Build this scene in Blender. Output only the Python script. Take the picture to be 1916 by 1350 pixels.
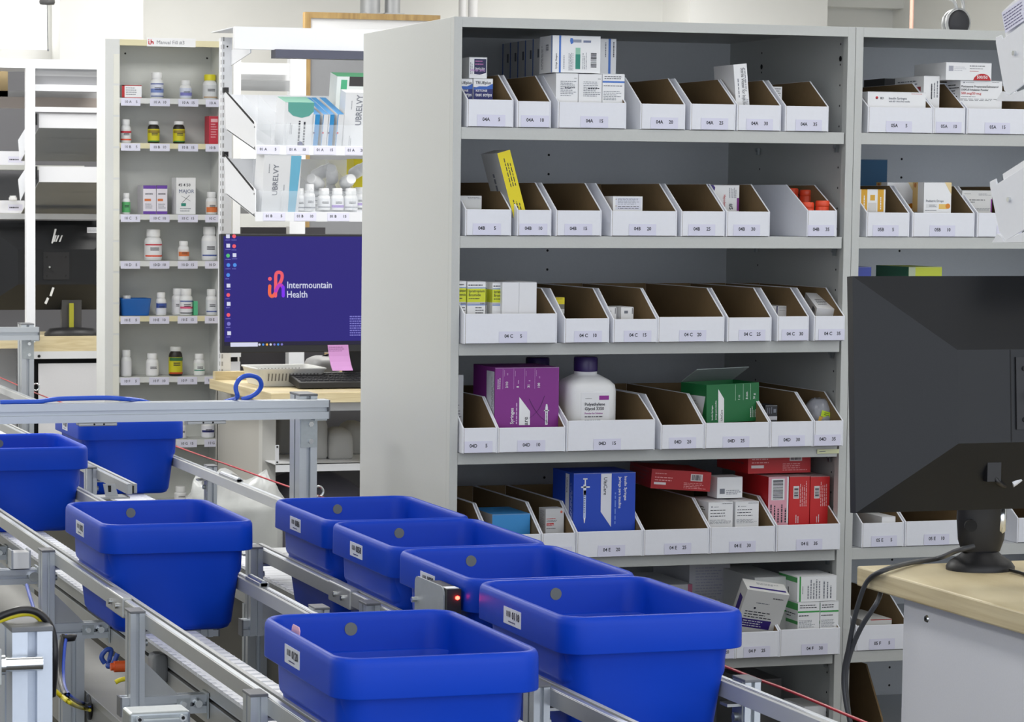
import bpy, math, random
from mathutils import Vector, Matrix
random.seed(7)
for o in list(bpy.data.objects): bpy.data.objects.remove(o)
S = bpy.context.scene
COL = S.collection
# ------------------------------------------------------------------ camera
H = 1.6                                     # eye height
FPX, PPX, PPY = 5039.6, 547.0, 759.4        # focal length and principal point in pixels of 1916x1350
def cam_axes(yaw, pit, rol):
    cy, sy, cp, sp = math.cos(yaw), math.sin(yaw), math.cos(pit), math.sin(pit)
    f = Vector((sy*cp, cy*cp, -sp)); r = Vector((cy, -sy, 0)); u = r.cross(f)
    c, s = math.cos(rol), math.sin(rol)
    return c*r+s*u, -s*r+c*u, f
CR, CU, CF = cam_axes(math.radians(15.836), math.radians(4.384), math.radians(.3797))
cd = bpy.data.cameras.new('camera'); cam = bpy.data.objects.new('camera', cd); COL.objects.link(cam)
cd.sensor_fit = 'HORIZONTAL'; cd.sensor_width = 36; cd.lens = FPX/1916*36
cd.shift_x = (958-PPX)/1916; cd.shift_y = (PPY-675)/1916
cd.clip_start = .05; cd.clip_end = 100
cd.dof.use_dof = True; cd.dof.focus_distance = 5.0; cd.dof.aperture_fstop = 40
cam.matrix_world = Matrix(((CR.x, CU.x, -CF.x, 0), (CR.y, CU.y, -CF.y, 0), (CR.z, CU.z, -CF.z, H), (0, 0, 0, 1)))
S.camera = cam
def at(x, y, X=None, Y=None, Z=None):
    """point on the sight line of a photograph pixel, on the plane X=, Y= or Z= of the room"""
    d = CR*((x-PPX)/FPX) - CU*((y-PPY)/FPX) + CF
    t = X/d.x if X is not None else Y/d.y if Y is not None else (Z-H)/d.z
    return Vector((d.x*t, d.y*t, d.z*t+H))
# ------------------------------------------------------------------ world, exposure
S.view_settings.view_transform = 'Standard'; S.view_settings.look = 'None'
S.view_settings.gamma = 1; S.view_settings.use_curve_mapping = False
S.view_settings.exposure = 0.04
w = bpy.data.worlds.new('world'); S.world = w; w.use_nodes = True
w.node_tree.nodes['Background'].inputs[0].default_value = (.88, .94, 1.04, 1)
w.node_tree.nodes['Background'].inputs[1].default_value = 1.9
PANELS = [(x, y) for x in (-1.2, .9, 3.0, 5.1) for y in (-.4, 1.8, 4.2, 6.8, 9.4, 12.0)]
for i, (x, y) in enumerate(PANELS):
    l = bpy.data.lights.new('troffer_light', 'AREA'); l.shape = 'RECTANGLE'; l.size = .6; l.size_y = 1.2
    l.energy = 5.5 if y < 6 else 33 if y < 8 else 36 if y < 11 else 25; l.color = (1, .985, .96)
    lo = bpy.data.objects.new('troffer_light', l); lo.location = (x, y, 3.03); COL.objects.link(lo)
# ------------------------------------------------------------------ materials
def lin(c): 
    c = c/255; return c/12.92 if c <= .04045 else ((c+.055)/1.055)**2.4
MATS = {}
def mat(name, rgb=None, rough=.5, metal=0, noise=0, scale=30, bump=0, emit=0, spec=.5, alpha=1, coat=0, stretch=None, trans=0):
    if name in MATS: return MATS[name]
    m = bpy.data.materials.new(name); m.use_nodes = True; nt = m.node_tree; b = nt.nodes['Principled BSDF']
    c = (lin(rgb[0]), lin(rgb[1]), lin(rgb[2]), 1)
    b.inputs['Base Color'].default_value = c; b.inputs['Roughness'].default_value = rough
    b.inputs['Metallic'].default_value = metal; b.inputs['Specular IOR Level'].default_value = spec
    b.inputs['Alpha'].default_value = alpha; b.inputs['Coat Weight'].default_value = coat
    b.inputs['Transmission Weight'].default_value = trans
    if emit:
        b.inputs['Emission Color'].default_value = c; b.inputs['Emission Strength'].default_value = emit
    if noise or bump:
        tc = nt.nodes.new('ShaderNodeTexCoord'); n = nt.nodes.new('ShaderNodeTexNoise'); n.inputs['Scale'].default_value = scale
        n.inputs['Detail'].default_value = 3
        src = tc.outputs['Object']
        if stretch:
            mp = nt.nodes.new('ShaderNodeMapping'); mp.inputs['Scale'].default_value = stretch
            nt.links.new(src, mp.inputs[0]); src = mp.outputs[0]
        nt.links.new(src, n.inputs['Vector'])
        if noise:
            mx = nt.nodes.new('ShaderNodeMix'); mx.data_type = 'RGBA'
            mx.inputs[6].default_value = tuple(v*(1-noise) for v in c[:3])+(1,)
            mx.inputs[7].default_value = tuple(min(1, v*(1+noise)) for v in c[:3])+(1,)
            nt.links.new(n.outputs['Fac'], mx.inputs[0]); nt.links.new(mx.outputs[2], b.inputs['Base Color'])
        if bump:
            bp = nt.nodes.new('ShaderNodeBump'); bp.inputs['Strength'].default_value = bump; bp.inputs['Distance'].default_value = .002
            nt.links.new(n.outputs['Fac'], bp.inputs['Height']); nt.links.new(bp.outputs[0], b.inputs['Normal'])
    MATS[name] = m; return m
def C(*rgb, rough=.45, **k): return mat('print_%02x%02x%02x_%d' % (*rgb, int(rough*100)), rgb, rough, **k)
CAB = mat('cabinet_paint', (200, 202, 199), .42, noise=.03, scale=250, bump=.06)
CABI = mat('cabinet_inside_paint', (222, 225, 228), .5, noise=.03, scale=200)
CARD = mat('white_card', (240, 242, 249), .7, noise=.02, scale=120, bump=.05)
KRAFT = mat('kraft_card', (136, 113, 80), .85, noise=.1, scale=60)
TAG = mat('label_paper', (228, 228, 246), .5)
INK = mat('black_ink', (38, 40, 52), .6)
GREYINK = mat('grey_ink', (120, 124, 135), .6)
WHITE = mat('white_print', (243, 244, 246), .5)
BWHITE = mat('white_plastic', (240, 241, 242), .35, noise=.01)
ALU = mat('anodised_aluminium', (196, 201, 206), .38, metal=.75, noise=.04, scale=60, stretch=(1, 1, 20))
ALU2 = mat('brushed_aluminium', (182, 184, 184), .42, metal=.65, noise=.04, scale=90)
ZINC = mat('zinc_steel', (178, 184, 186), .4, metal=.8, noise=.12, scale=90)
CHROME = mat('chrome', (225, 228, 230), .15, metal=1, noise=.02)
CAPG = mat('grey_cap_plastic', (108, 110, 114), .5, noise=.03)
BLUE = mat('blue_tote_plastic', (6, 62, 186), .42, noise=.035, scale=14, bump=.03, spec=.22)
CHAIN = mat('acetal_chain', (240, 242, 247), .45, noise=.06, scale=160)
BLACK = mat('black_plastic', (26, 26, 29), .45, noise=.03)
BLACKM = mat('monitor_black', (20, 22, 26), .42, spec=.38, noise=.05, scale=400, bump=.05)
DARK = mat('dark_gap', (18, 18, 20), .7, noise=.02)
WRACK = mat('white_rack_paint', (236, 238, 242), .38, noise=.02, scale=100)
CREAM = mat('cream_strip', (226, 218, 180), .5, noise=.02)
WALL = mat('wall_paint', (232, 232, 228), .8, noise=.02, scale=8)
WALLW = mat('wall_paint_bright', (246, 246, 243), .8, noise=.01, scale=8)
def wood(name, a, b, sc):
    m = bpy.data.materials.new(name); m.use_nodes = True; nt = m.node_tree; p = nt.nodes['Principled BSDF']
    tc = nt.nodes.new('ShaderNodeTexCoord'); mp = nt.nodes.new('ShaderNodeMapping'); mp.inputs['Scale'].default_value = sc
    n = nt.nodes.new('ShaderNodeTexNoise'); n.inputs['Scale'].default_value = 2.2; n.inputs['Detail'].default_value = 6; n.inputs['Distortion'].default_value = 1.2
    r = nt.nodes.new('ShaderNodeValToRGB'); r.color_ramp.elements[0].position = .3; r.color_ramp.elements[1].position = .7
    r.color_ramp.elements[0].color = tuple(lin(v) for v in a)+(1,); r.color_ramp.elements[1].color = tuple(lin(v) for v in b)+(1,)
    nt.links.new(tc.outputs['Object'], mp.inputs[0]); nt.links.new(mp.outputs[0], n.inputs[0]); nt.links.new(n.outputs[0], r.inputs[0])
    nt.links.new(r.outputs[0], p.inputs['Base Color']); p.inputs['Roughness'].default_value = .42; MATS[name] = m; return m
MAPLE = wood('maple_laminate', (205, 187, 145), (228, 214, 176), (3, 1, 30))
OAK = wood('oak_frame', (160, 128, 78), (196, 164, 106), (10, 10, 2))
def clear(name, rgb, a, rough=.1):
    m = bpy.data.materials.new(name); m.use_nodes = True; nt = m.node_tree; b = nt.nodes['Principled BSDF']
    b.inputs['Base Color'].default_value = tuple(lin(v) for v in rgb)+(1,); b.inputs['Roughness'].default_value = rough
    t = nt.nodes.new('ShaderNodeBsdfTransparent'); x = nt.nodes.new('ShaderNodeMixShader'); x.inputs[0].default_value = a
    nt.links.new(t.outputs[0], x.inputs[1]); nt.links.new(b.outputs[0], x.inputs[2]); nt.links.new(x.outputs[0], nt.nodes['Material Output'].inputs[0])
    MATS[name] = m; return m
ACRYL = clear('clear_acrylic', (235, 240, 245), .16)
FILM = clear('clear_film', (235, 238, 238), .42, .25)
# ------------------------------------------------------------------ mesh builder
TXT = {}
def text_geo(s, bold):
    if 'M' in s or 'W' in s: bold = 0
    k = (s, bold)
    if k not in TXT:
        cu = bpy.data.curves.new('t', 'FONT'); cu.body = s; cu.size = 1; cu.resolution_u = 2; cu.fill_mode = 'FRONT'
        cu.offset = bold
        ob = bpy.data.objects.new('t', cu); me = ob.to_mesh()
        vs = [(v.co.x, v.co.y) for v in me.vertices]; fs = [tuple(p.vertices) for p in me.polygons]
        ob.to_mesh_clear(); bpy.data.objects.remove(ob); bpy.data.curves.remove(cu)
        if vs:
            x0 = min(v[0] for v in vs); x1 = max(v[0] for v in vs)
            vs = [(v[0]-x0, v[1]) for v in vs]; wd = x1-x0
        else: wd = 0
        TXT[k] = (vs, fs, wd)
    return TXT[k]
class MB:
    def __init__(s): s.v = []; s.f = []; s.m = []; s.sm = []; s.mats = []; s.M = None
    def mi(s, m):
        if m not in s.mats: s.mats.append(m)
        return s.mats.index(m)
    def add(s, vs, fs, m, smooth=False):
        b = len(s.v)
        if s.M is not None: vs = [s.M @ Vector(v) for v in vs]
        s.v += [tuple(v) for v in vs]; k = s.mi(m) if not isinstance(m, list) else None
        for i, f in enumerate(fs):
            s.f.append(tuple(b+j for j in f)); s.m.append(k if k is not None else s.mi(m[i])); s.sm.append(smooth)
        return s
    def box(s, x0, x1, y0, y1, z0, z1, m, mats=None):
        vs = [(x, y, z) for z in (z0, z1) for y in (y0, y1) for x in (x0, x1)]
        fs = [(0, 1, 5, 4), (1, 3, 7, 5), (3, 2, 6, 7), (2, 0, 4, 6), (4, 5, 7, 6), (1, 0, 2, 3)]  # F R B L T D
        if mats: mm = [mats.get(k, m) for k in 'FRBLTD']; return s.add(vs, fs, mm)
        return s.add(vs, fs, m)
    def prism(s, poly, a, b, m, axis='x', ma=None, mb=None):
        """poly in the two other axes (y,z) / (x,z) / (x,y)"""
        n = len(poly)
        def pt(p, t): return (t, p[0], p[1]) if axis == 'x' else (p[0], t, p[1]) if axis == 'y' else (p[0], p[1], t)
        vs = [pt(p, a) for p in poly]+[pt(p, b) for p in poly]
        ar = sum(poly[i][0]*poly[(i+1) % n][1]-poly[(i+1) % n][0]*poly[i][1] for i in range(n))
        fl = (ar < 0) ^ (axis == 'y')
        A = tuple(range(n)); B = tuple(range(n, 2*n)); sides = [(i, (i+1) % n, n+(i+1) % n, n+i) for i in range(n)]
        A = A[::-1]
        fs = [A, B]+sides
        if fl: fs = [f[::-1] for f in fs]
        return s.add(vs, fs, [ma or m, mb or m]+[m]*n)
    def loft(s, loops, m, smooth=True, cap0=True, cap1=True, closed=True):
        n = len(loops[0]); vs = [p for L in loops for p in L]; fs = []
        for i in range(len(loops)-1):
            for j in range(n if closed else n-1):
                k = (j+1) % n; fs.append((i*n+j, i*n+k, (i+1)*n+k, (i+1)*n+j))
        s.add(vs, fs, m, smooth)
        if cap0: s.add(loops[0], [tuple(range(n))[::-1]], m, False)
        if cap1: s.add(loops[-1], [tuple(range(n))], m, False)
        return s
    def lathe(s, prof, m, c=(0, 0, 0), n=20, sx=1, sy=1, cap0=True, cap1=True, a0=0):
        loops = [[(c[0]+r*sx*math.cos(a0+2*math.pi*j/n), c[1]+r*sy*math.sin(a0+2*math.pi*j/n), c[2]+z) for j in range(n)] for r, z in prof]
        return s.loft(loops, m, True, cap0, cap1)
    def cyl(s, p0, p1, r, m, n=12, r1=None):
        return s.tube([p0, p1], r, m, n, r1)
    def tube(s, pts, r, m, n=8, r1=None, caps=True):
        pts = [Vector(p) for p in pts]; loops = []; up = None
        for i, p in enumerate(pts):
            d = (pts[min(i+1, len(pts)-1)]-pts[max(i-1, 0)]).normalized()
            if up is None: up = Vector((0, 0, 1)) if abs(d.z) < .9 else Vector((1, 0, 0))
            a = d.cross(up).normalized(); b = a.cross(d).normalized(); up = b
            rr = r if r1 is None else r+(r1-r)*i/(len(pts)-1)
            loops.append([tuple(p+rr*(math.cos(t)*a+math.sin(t)*b)) for t in [-2*math.pi*j/n for j in range(n)]])
        return s.loft(loops, m, True, caps, caps)
    # flat print on a frame: o origin, u right, v up (unit), n outwards
    def fr(s, o, u, v, n): s.F = (Vector(o), Vector(u), Vector(v), Vector(n)); return s
    def rect(s, a, b, c, d, m, e=.0003):
        o, u, v, n = s.F; P = lambda x, y: o+u*x+v*y+n*e
        return s.add([P(a, b), P(c, b), P(c, d), P(a, d)], [(0, 1, 2, 3)], m)
    def poly(s, pts, m, e=.0003):
        o, u, v, n = s.F; return s.add([o+u*x+v*y+n*e for x, y in pts], [tuple(range(len(pts)))], m)
    def disc(s, x, y, r, m, e=.0003, n=16, ry=None):
        return s.poly([(x+r*math.cos(2*math.pi*i/n), y+(ry or r)*math.sin(2*math.pi*i/n)) for i in range(n)], m, e)
    def text(s, x, y, h, t, m, rot=0, al='l', bold=.02, e=.0005, wmax=None, sx=1):
        vs, fs, wd = text_geo(t, bold); k = h/.72; kx = k*sx
        if wmax and wd*kx > wmax: kx = wmax/wd
        ox = -wd*kx/2 if al == 'c' else -wd*kx if al == 'r' else 0
        o, u, v, n = s.F; c, q = math.cos(math.radians(rot)), math.sin(math.radians(rot))
        P = []
        for a, b in vs:
            a = a*kx+ox; b = b*k; P.append(o+u*(x+a*c-b*q)+v*(y+a*q+b*c)+n*e)
        return s.add(P, fs, m)
    def dashes(s, a, b, c, d, rows, m, vert=False, e=.0004, fill=.35):
        R = random.Random(int(abs(a*7919+b*104729+c*1299709)*1000) % 99991+rows)
        for i in range(rows):
            if vert:
                x = a+(c-a)*(i+.5)/rows; t = (c-a)/rows*fill/2; y = b; e1 = d-(d-b)*R.random()*.35
                while y < e1:
                    L = (d-b)*(.05+.12*R.random()); s.rect(x-t, y, x+t, min(y+L, e1), m, e); y += L+(d-b)*.03
            else:
                y = d-(d-b)*(i+.5)/rows; t = (d-b)/rows*fill/2; x = a; e1 = c-(c-a)*R.random()*.35
                while x < e1:
                    L = (c-a)*(.05+.12*R.random()); s.rect(x, y-t, min(x+L, e1), y+t, m, e); x += L+(c-a)*.03
        return s
    def barcode(s, a, b, c, d, m, n=14, vert=False, e=.0005):
        R = random.Random(n)
        p = (c-a if not vert else d-b)/n
        for i in range(n):
            t = p*(.3+.5*R.random())
            if vert: s.rect(a, b+i*p, c, b+i*p+t, m, e)
            else: s.rect(a+i*p, b, a+i*p+t, d, m, e)
        return s
    def build(s, name, parent=None, loc=(0, 0, 0), rot=(0, 0, 0), bevel=0, seg=2):
        me = bpy.data.meshes.new(name); me.from_pydata(s.v, [], s.f)
        for m in s.mats: me.materials.append(m)
        me.polygons.foreach_set('material_index', s.m); me.polygons.foreach_set('use_smooth', s.sm); me.update()
        o = bpy.data.objects.new(name, me); COL.objects.link(o); o.location = loc; o.rotation_euler = rot
        if parent: o.parent = parent
        if bevel:
            b = o.modifiers.new('b', 'BEVEL'); b.width = bevel; b.segments = seg; b.limit_method = 'ANGLE'; b.angle_limit = .9
        return o
def tag(o, label, cat, group=None):
    o['label'] = label; o['category'] = cat
    if group: o['group'] = group
    return o
def thing(name, label, cat, loc=(0, 0, 0), rot=(0, 0, 0), group=None):
    o = bpy.data.objects.new(name, None); o.empty_display_size = .05; COL.objects.link(o)
    o.location = loc; o.rotation_euler = rot; return tag(o, label, cat, group)
def struct(o): o['kind'] = 'structure'; return o
def bez(pts, n=8):
    """smooth path through points"""
    P = [Vector(p) for p in pts]; out = []
    for i in range(len(P)-1):
        a = P[max(i-1, 0)]; b = P[i]; c = P[i+1]; d = P[min(i+2, len(P)-1)]
        for j in range(n):
            t = j/n; out.append(.5*((2*b)+(c-a)*t+(2*a-5*b+4*c-d)*t*t+(3*b-a-3*c+d)*t**3))
    out.append(P[-1]); return out
def rr(w, l, r, z, n=6, cx=0, cy=0):
    """rounded rectangle loop, half sizes w,l"""
    L = []
    for qx, qy, a0 in ((1, 1, 0), (-1, 1, 90), (-1, -1, 180), (1, -1, 270)):
        for i in range(n+1):
            a = math.radians(a0+90*i/n); L.append((cx+qx*(w-r)+r*math.cos(a), cy+qy*(l-r)+r*math.sin(a), z))
    return L
def tslot(sx, sy, cx=0, cy=0):
    """aluminium extrusion cross-section with a slot on each side"""
    s = min(sx, sy)*.12; d = min(sx, sy)*.3; a, b = sx/2, sy/2
    P = [(-a, -b), (-s, -b), (-s, -b+d), (s, -b+d), (s, -b), (a, -b), (a, -s), (a-d, -s), (a-d, s), (a, s), (a, b), (s, b), (s, b-d), (-s, b-d), (-s, b), (-a, b), (-a, s), (-a+d, s), (-a+d, -s), (-a, -s)]
    return [(cx+x, cy+y) for x, y in P]
# ------------------------------------------------------------------ room shell
X0, X1, Y0, Y1, ZC = -3.2, 7.2, -1.2, 13.4, 3.1
struct(MB().box(X0, X1, Y0, Y1, -.1, 0, mat('floor_vinyl', (66, 64, 58), .45, noise=.08, scale=6)).build('floor'))
struct(MB().box(X0, X1, Y0, Y1, ZC, ZC+.1, WALLW).build('ceiling'))
struct(MB().box(X0, X1, Y1, Y1+.1, 0, ZC, WALL).build('wall_back'))
struct(MB().box(X0-.1, X0, Y0, Y1, 0, ZC, WALL).build('wall_left'))
struct(MB().box(X1, X1+.1, Y0, Y1, 0, ZC, WALL).build('wall_right'))
def column(name, x0, x1, dep, m):
    a = at(x0, 40, Y=Y1-dep).x; b = at(x1, 40, Y=Y1-dep).x
    struct(MB().box(a, b, Y1-dep, Y1, 0, ZC, m).build(name))
column('trim_1', 112, 268, .25, WALL)
column('trim_2', 1290, 1548, .35, WALLW)
# soffit line high on the wall behind the right-hand cabinet
a = at(1548, 12, Y=Y1-.12)
struct(MB().box(a.x, X1, Y1-.12, Y1, a.z, ZC, WALL).build('trim_3'))
# daylit window, upper left
a = at(-60, 90, Y=Y1-.02); b = at(105, 90, Y=Y1-.02)
wf = struct(MB().box(a.x, b.x, Y1-.03, Y1, a.z-.05, a.z, WALLW).box(b.x-.05, b.x, Y1-.03, Y1, a.z, ZC, WALLW).build('window_1'))
MB().box(a.x, b.x-.05, Y1-.02, Y1-.01, a.z, ZC-.1, mat('daylit_glass', (255, 255, 255), .3, emit=2.2)).build('pane', wf)
for i, (x, y) in enumerate(PANELS):
    t = thing('ceiling_light', 'recessed white ceiling light panel among the rows above the room', 'light', (x, y, ZC-.005), group='recessed ceiling light panels')
    f = MB()
    for q in ((-.31, -.29, -.61, .61), (.29, .31, -.61, .61), (-.29, .29, -.61, -.59), (-.29, .29, .59, .61)): f.box(*q, -.03, .003, WHITE)
    f.build('frame', t); MB().box(-.29, .29, -.59, .59, -.02, -.01, mat('lit_diffuser', (255, 252, 246), .4, emit=1.5)).build('diffuser', t)
# ------------------------------------------------------------------ grey cabinets
YC = 5.292                     # front plane
XL, XR = 1.842, 2.756          # outer sides of cabinet 04
ZS = [H-.357+.714, 0]
SH = [H+z for z in (.152, -.073, -.297, -.525, -.752, -.980, -1.205, -1.43)]   # shelf tops
CT = H+.378
def cabinet(x0, label):
    t = thing('storage_cabinet', label, 'cabinet', (x0, YC, 0), group='grey steel pharmacy cabinets')
    W, D = .914, .626
    for s, x in (('l', 0), ('r', W)):
        q = MB(); a, b = (0, .003) if s == 'l' else (W-.003, W)
        q.box(a, b, .02, D, 0, CT, CAB)
        a, b = (0, .018) if s == 'l' else (W-.018, W)
        q.box(a, b, -.001, .02, 0, CT, CAB)
        xx = .0035 if s == 'l' else W-.0035
        for yy in (.06, .45):
            for k in range(42):
                z = .12+k*.0445
                if s == 'r': q.fr((xx, yy, z), (0, -1, 0), (0, 0, 1), (-1, 0, 0)).disc(0, 0, .0025, DARK, n=8)
            if s == 'r': q.fr((xx, yy, CT-.065), (0, -1, 0), (0, 0, 1), (-1, 0, 0)).disc(0, 0, .006, DARK, e=.0006)
        q.build('side_panel', t, bevel=.0006)
    MB().box(.003, W-.003, .003, D-.003, CT-.003, CT, CAB).box(.018, W-.018, -.001, .003, CT-.021, CT-.0002, CAB).build('top_panel', t)
    q = MB().box(.003, W-.003, D-.003, D, 0, CT, CABI)
    for k in range(40): q.fr((W*.497, D-.0032, .15+k*.0445), (1, 0, 0), (0, 0, 1), (0, -1, 0)).disc(0, 0, .003, DARK, n=8)
    q.build('back_panel', t)
    for z in SH:
        MB().box(.005, W-.02, .003, D-.01, z-.004, z, CABI).box(.019, W-.021, .002, .006, z-.025, z, CAB).build('shelf', t, bevel=.0006)
        q = MB()
        for yy in (.06, .45): q.cyl((W-.004, yy, z-.03), (W-.016, yy, z-.03), .004, ZINC, 8).box(W-.012, W-.006, yy-.004, yy+.004, z-.042, z-.026, ZINC)
        q.build('shelf_clip', t)
    return t
cabinet(XL, 'tall grey steel shelf cabinet with the rows of bins labelled 04')
cabinet(XR+.001, 'tall grey steel shelf cabinet with bins labelled 05, behind the right-hand monitor')
# ------------------------------------------------------------------ cardboard bins
def bin_(row, x0, x1, ylip, ybot, txt, tcx=None, dep=.42, tall=.112, slope=.088, y=YC, lw=.062, noleft=False, bh=None, lab=None, rz=0):
    zf = SH['ABCDEFG'.index(row)]
    ya = (ylip+ybot)/2
    a = at(x0, ya, Y=y); b = at(x1, ya, Y=y)
    if y < YC+.01: a.x = max(a.x, (XL if a.x < XR else XR+.001)+.019); b.x = min(b.x, (XR if a.x < XR else XR+.915)-.0195)
    w = b.x-a.x
    hf = at((x0+x1)/2, ylip, Y=y).z-zf
    t = thing('shelf_bin', lab or 'white cardboard shelf bin labelled %s' % txt, 'bin', (a.x, y, zf+.0005), (0, 0, rz), group='white cardboard shelf bins')
    k = .0035
    prof = [(0, 0), (0, hf), (slope, tall), (dep, tall), (dep, 0)]
    q = MB()
    q.prism(prof, 0, k, CARD, 'x', CARD, KRAFT); q.prism(prof, w-k, w, CARD, 'x', KRAFT, CARD)
    q.box(k, w-k, 0, dep, 0, .002, KRAFT)
    q.box(k, w-k, 0, k, 0, hf, CARD, {'B': KRAFT}); q.box(k, w-k, dep-k, dep, 0, tall, CARD, {'F': KRAFT})
    q.build('tray', t, bevel=.0007, seg=1)
    # paper tag
    lw = min(lw, w-.001)
    cx = (at(tcx, ybot-15, Y=y).x-a.x) if tcx else w/2
    l0 = max(.0005, min(w-lw-.0005, cx-lw/2))
    q = MB().fr((l0, -.0008, .0015), (1, 0, 0), (0, 0, 1), (0, -1, 0))
    q.box(l0, l0+lw, -.0011, -.0007, .0015, .0255, TAG)
    p = txt.split('|') if '|' in txt else txt.rsplit(' ', 1)
    hh = .0073
    q.text(cx-l0-.0195, .011, hh, p[0], INK, sx=.95, bold=.025); q.text(cx-l0+.0195, .011, hh, p[1], INK, al='r', sx=.95, bold=.025)
    q.build('paper_label', t)
    return t
A = [('04A 5', 873.4, 961, 186.7, 234.6, 919), ('04A 10', 967, 1031, 189.8, 237.6, 1001), ('04A 15', 1043.4, 1172, 191.8, 239.6, 1112), ('04A 20', 1198, 1282.4, 194.9, 241.7, 1243),
     ('04A 25', 1291.6, 1376.7, 195, 242, 1337), ('04A 30', 1378.7, 1461.5, 197, 243, 1421), ('04A 35', 1468.7, 1550.5, 199, 244.7, 1513)]
for n, a, b, c, d, e in A: bin_('A', a, b, c, d, n, e)
B = [('04B 5', 870.4, 956.9, 392, 440.7, 911), ('04B 10', 967.6, 1031.8, 393, 440.7, 998), ('04B 15', 1040, 1125.8, 394, 441, 1082), ('04B 20', 1143, 1267, 395, 442, 1202),
     ('04B 25', 1274.3, 1356.3, 395.5, 442, 1313), ('04B 30', 1358.8, 1440.6, 396, 442, 1397), ('04B 35', 1509.8, 1566, 394, 440.5, 1536)]
for n, a, b, c, d, e in B: bin_('B', a, b, c, d, n, e, slope=.105 if n.endswith('35') else .092)
Cc = [('04 C 5', 868, 1042.4, 587, 642, 960), ('04 C 10', 1055.6, 1140, 596, 643, 1100), ('04 C 15', 1146.8, 1230, 597, 643, 1193), ('04 C 20', 1230.5, 1355.7, 593, 641, 1296),
      ('04 C 25', 1360.8, 1443.8, 594, 640, 1407), ('04 C 30', 1454, 1513.5, 592, 638, 1487), ('04 C 35', 1522.6, 1582.7, 591.5, 636.5, 1557)]
for n, a, b, c, d, e in Cc: bin_('C', a, b, c, d, n, e, y=YC-.018)
D = [('04D 5', 865.5, 930.4, 800.6, 846, 895), ('04D 10', 931, 1058, 799.6, 846, 994), ('04D 15', 1060, 1225.6, 786, 841, 1136), ('04D 20', 1236, 1317.6, 794.5, 840, 1277),
     ('04D 25', 1318.3, 1440, 790.5, 836, 1377), ('04D 30', 1440.8, 1521.6, 788.5, 834, 1481), ('04D 35', 1522.6, 1582, 787, 830, 1548)]
for n, a, b, c, d, e in D: bin_('D', a, b, c, d, n, e, y=YC-.022)
E_ = [('04 E 5', 862, 912, 1005, 1052, 890), ('04 E 10', 914, 1012, 1000, 1048, 960), ('04 E 15', 1013.4, 1077, 997.5, 1044, 1044), ('04 E 20', 1078.4, 1203, 993.5, 1040, 1144), ('04 E 25', 1204, 1327, 990, 1037, 1268),
      ('04 E 30', 1328, 1450.4, 985.5, 1033, 1389), ('04 E 35', 1452.4, 1573, 981, 1027, 1514)]
for n, a, b, c, d, e in E_: bin_('E', a, b, c, d, n, e, y=YC-.018)
F_ = [('04 F 20', 1318, 1375.0, 1186, 1231.7, 1348), ('04 F 25', 1375.5, 1458, 1182, 1229, 1416), ('04 F 30', 1458.5, 1580, 1176, 1222.5, 1524)]
for n, a, b, c, d, e in F_: bin_('F', a, b, c, d, n, e, y=YC-.028)
G_ = [('05A 5', 1623.5, 1745, 201, 248.5, 1682), ('05A 10', 1745.7, 1806, 202, 249, 1775), ('05A 15', 1808.7, 1932, 204, 250, 1866)]
for n, a, b, c, d, e in G_: bin_('A', a, b, c, d, n, e)
G_ = [('05B 5', 1621, 1701.7, 398, 444, 1657), ('05B 10', 1707, 1823.6, 398.5, 444, 1763), ('05B 15', 1828, 1912, 398.5, 444, 1890)]
for n, a, b, c, d, e in G_: bin_('B', a, b, c, d, n, e)
G_ = [('05 E 5', 1612, 1691.5, 978, 1023.5, 1654), ('05 E 10', 1693, 1815, 974, 1021, 1752), ('05 E 15', 1903, 1980, 968, 1014, 1942)]
for n, a, b, c, d, e in G_: bin_('E', a, b, c, d, n, e)
bin_('F', 1601, 1700, 1169, 1215, '05 F 5', 1650)
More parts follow.
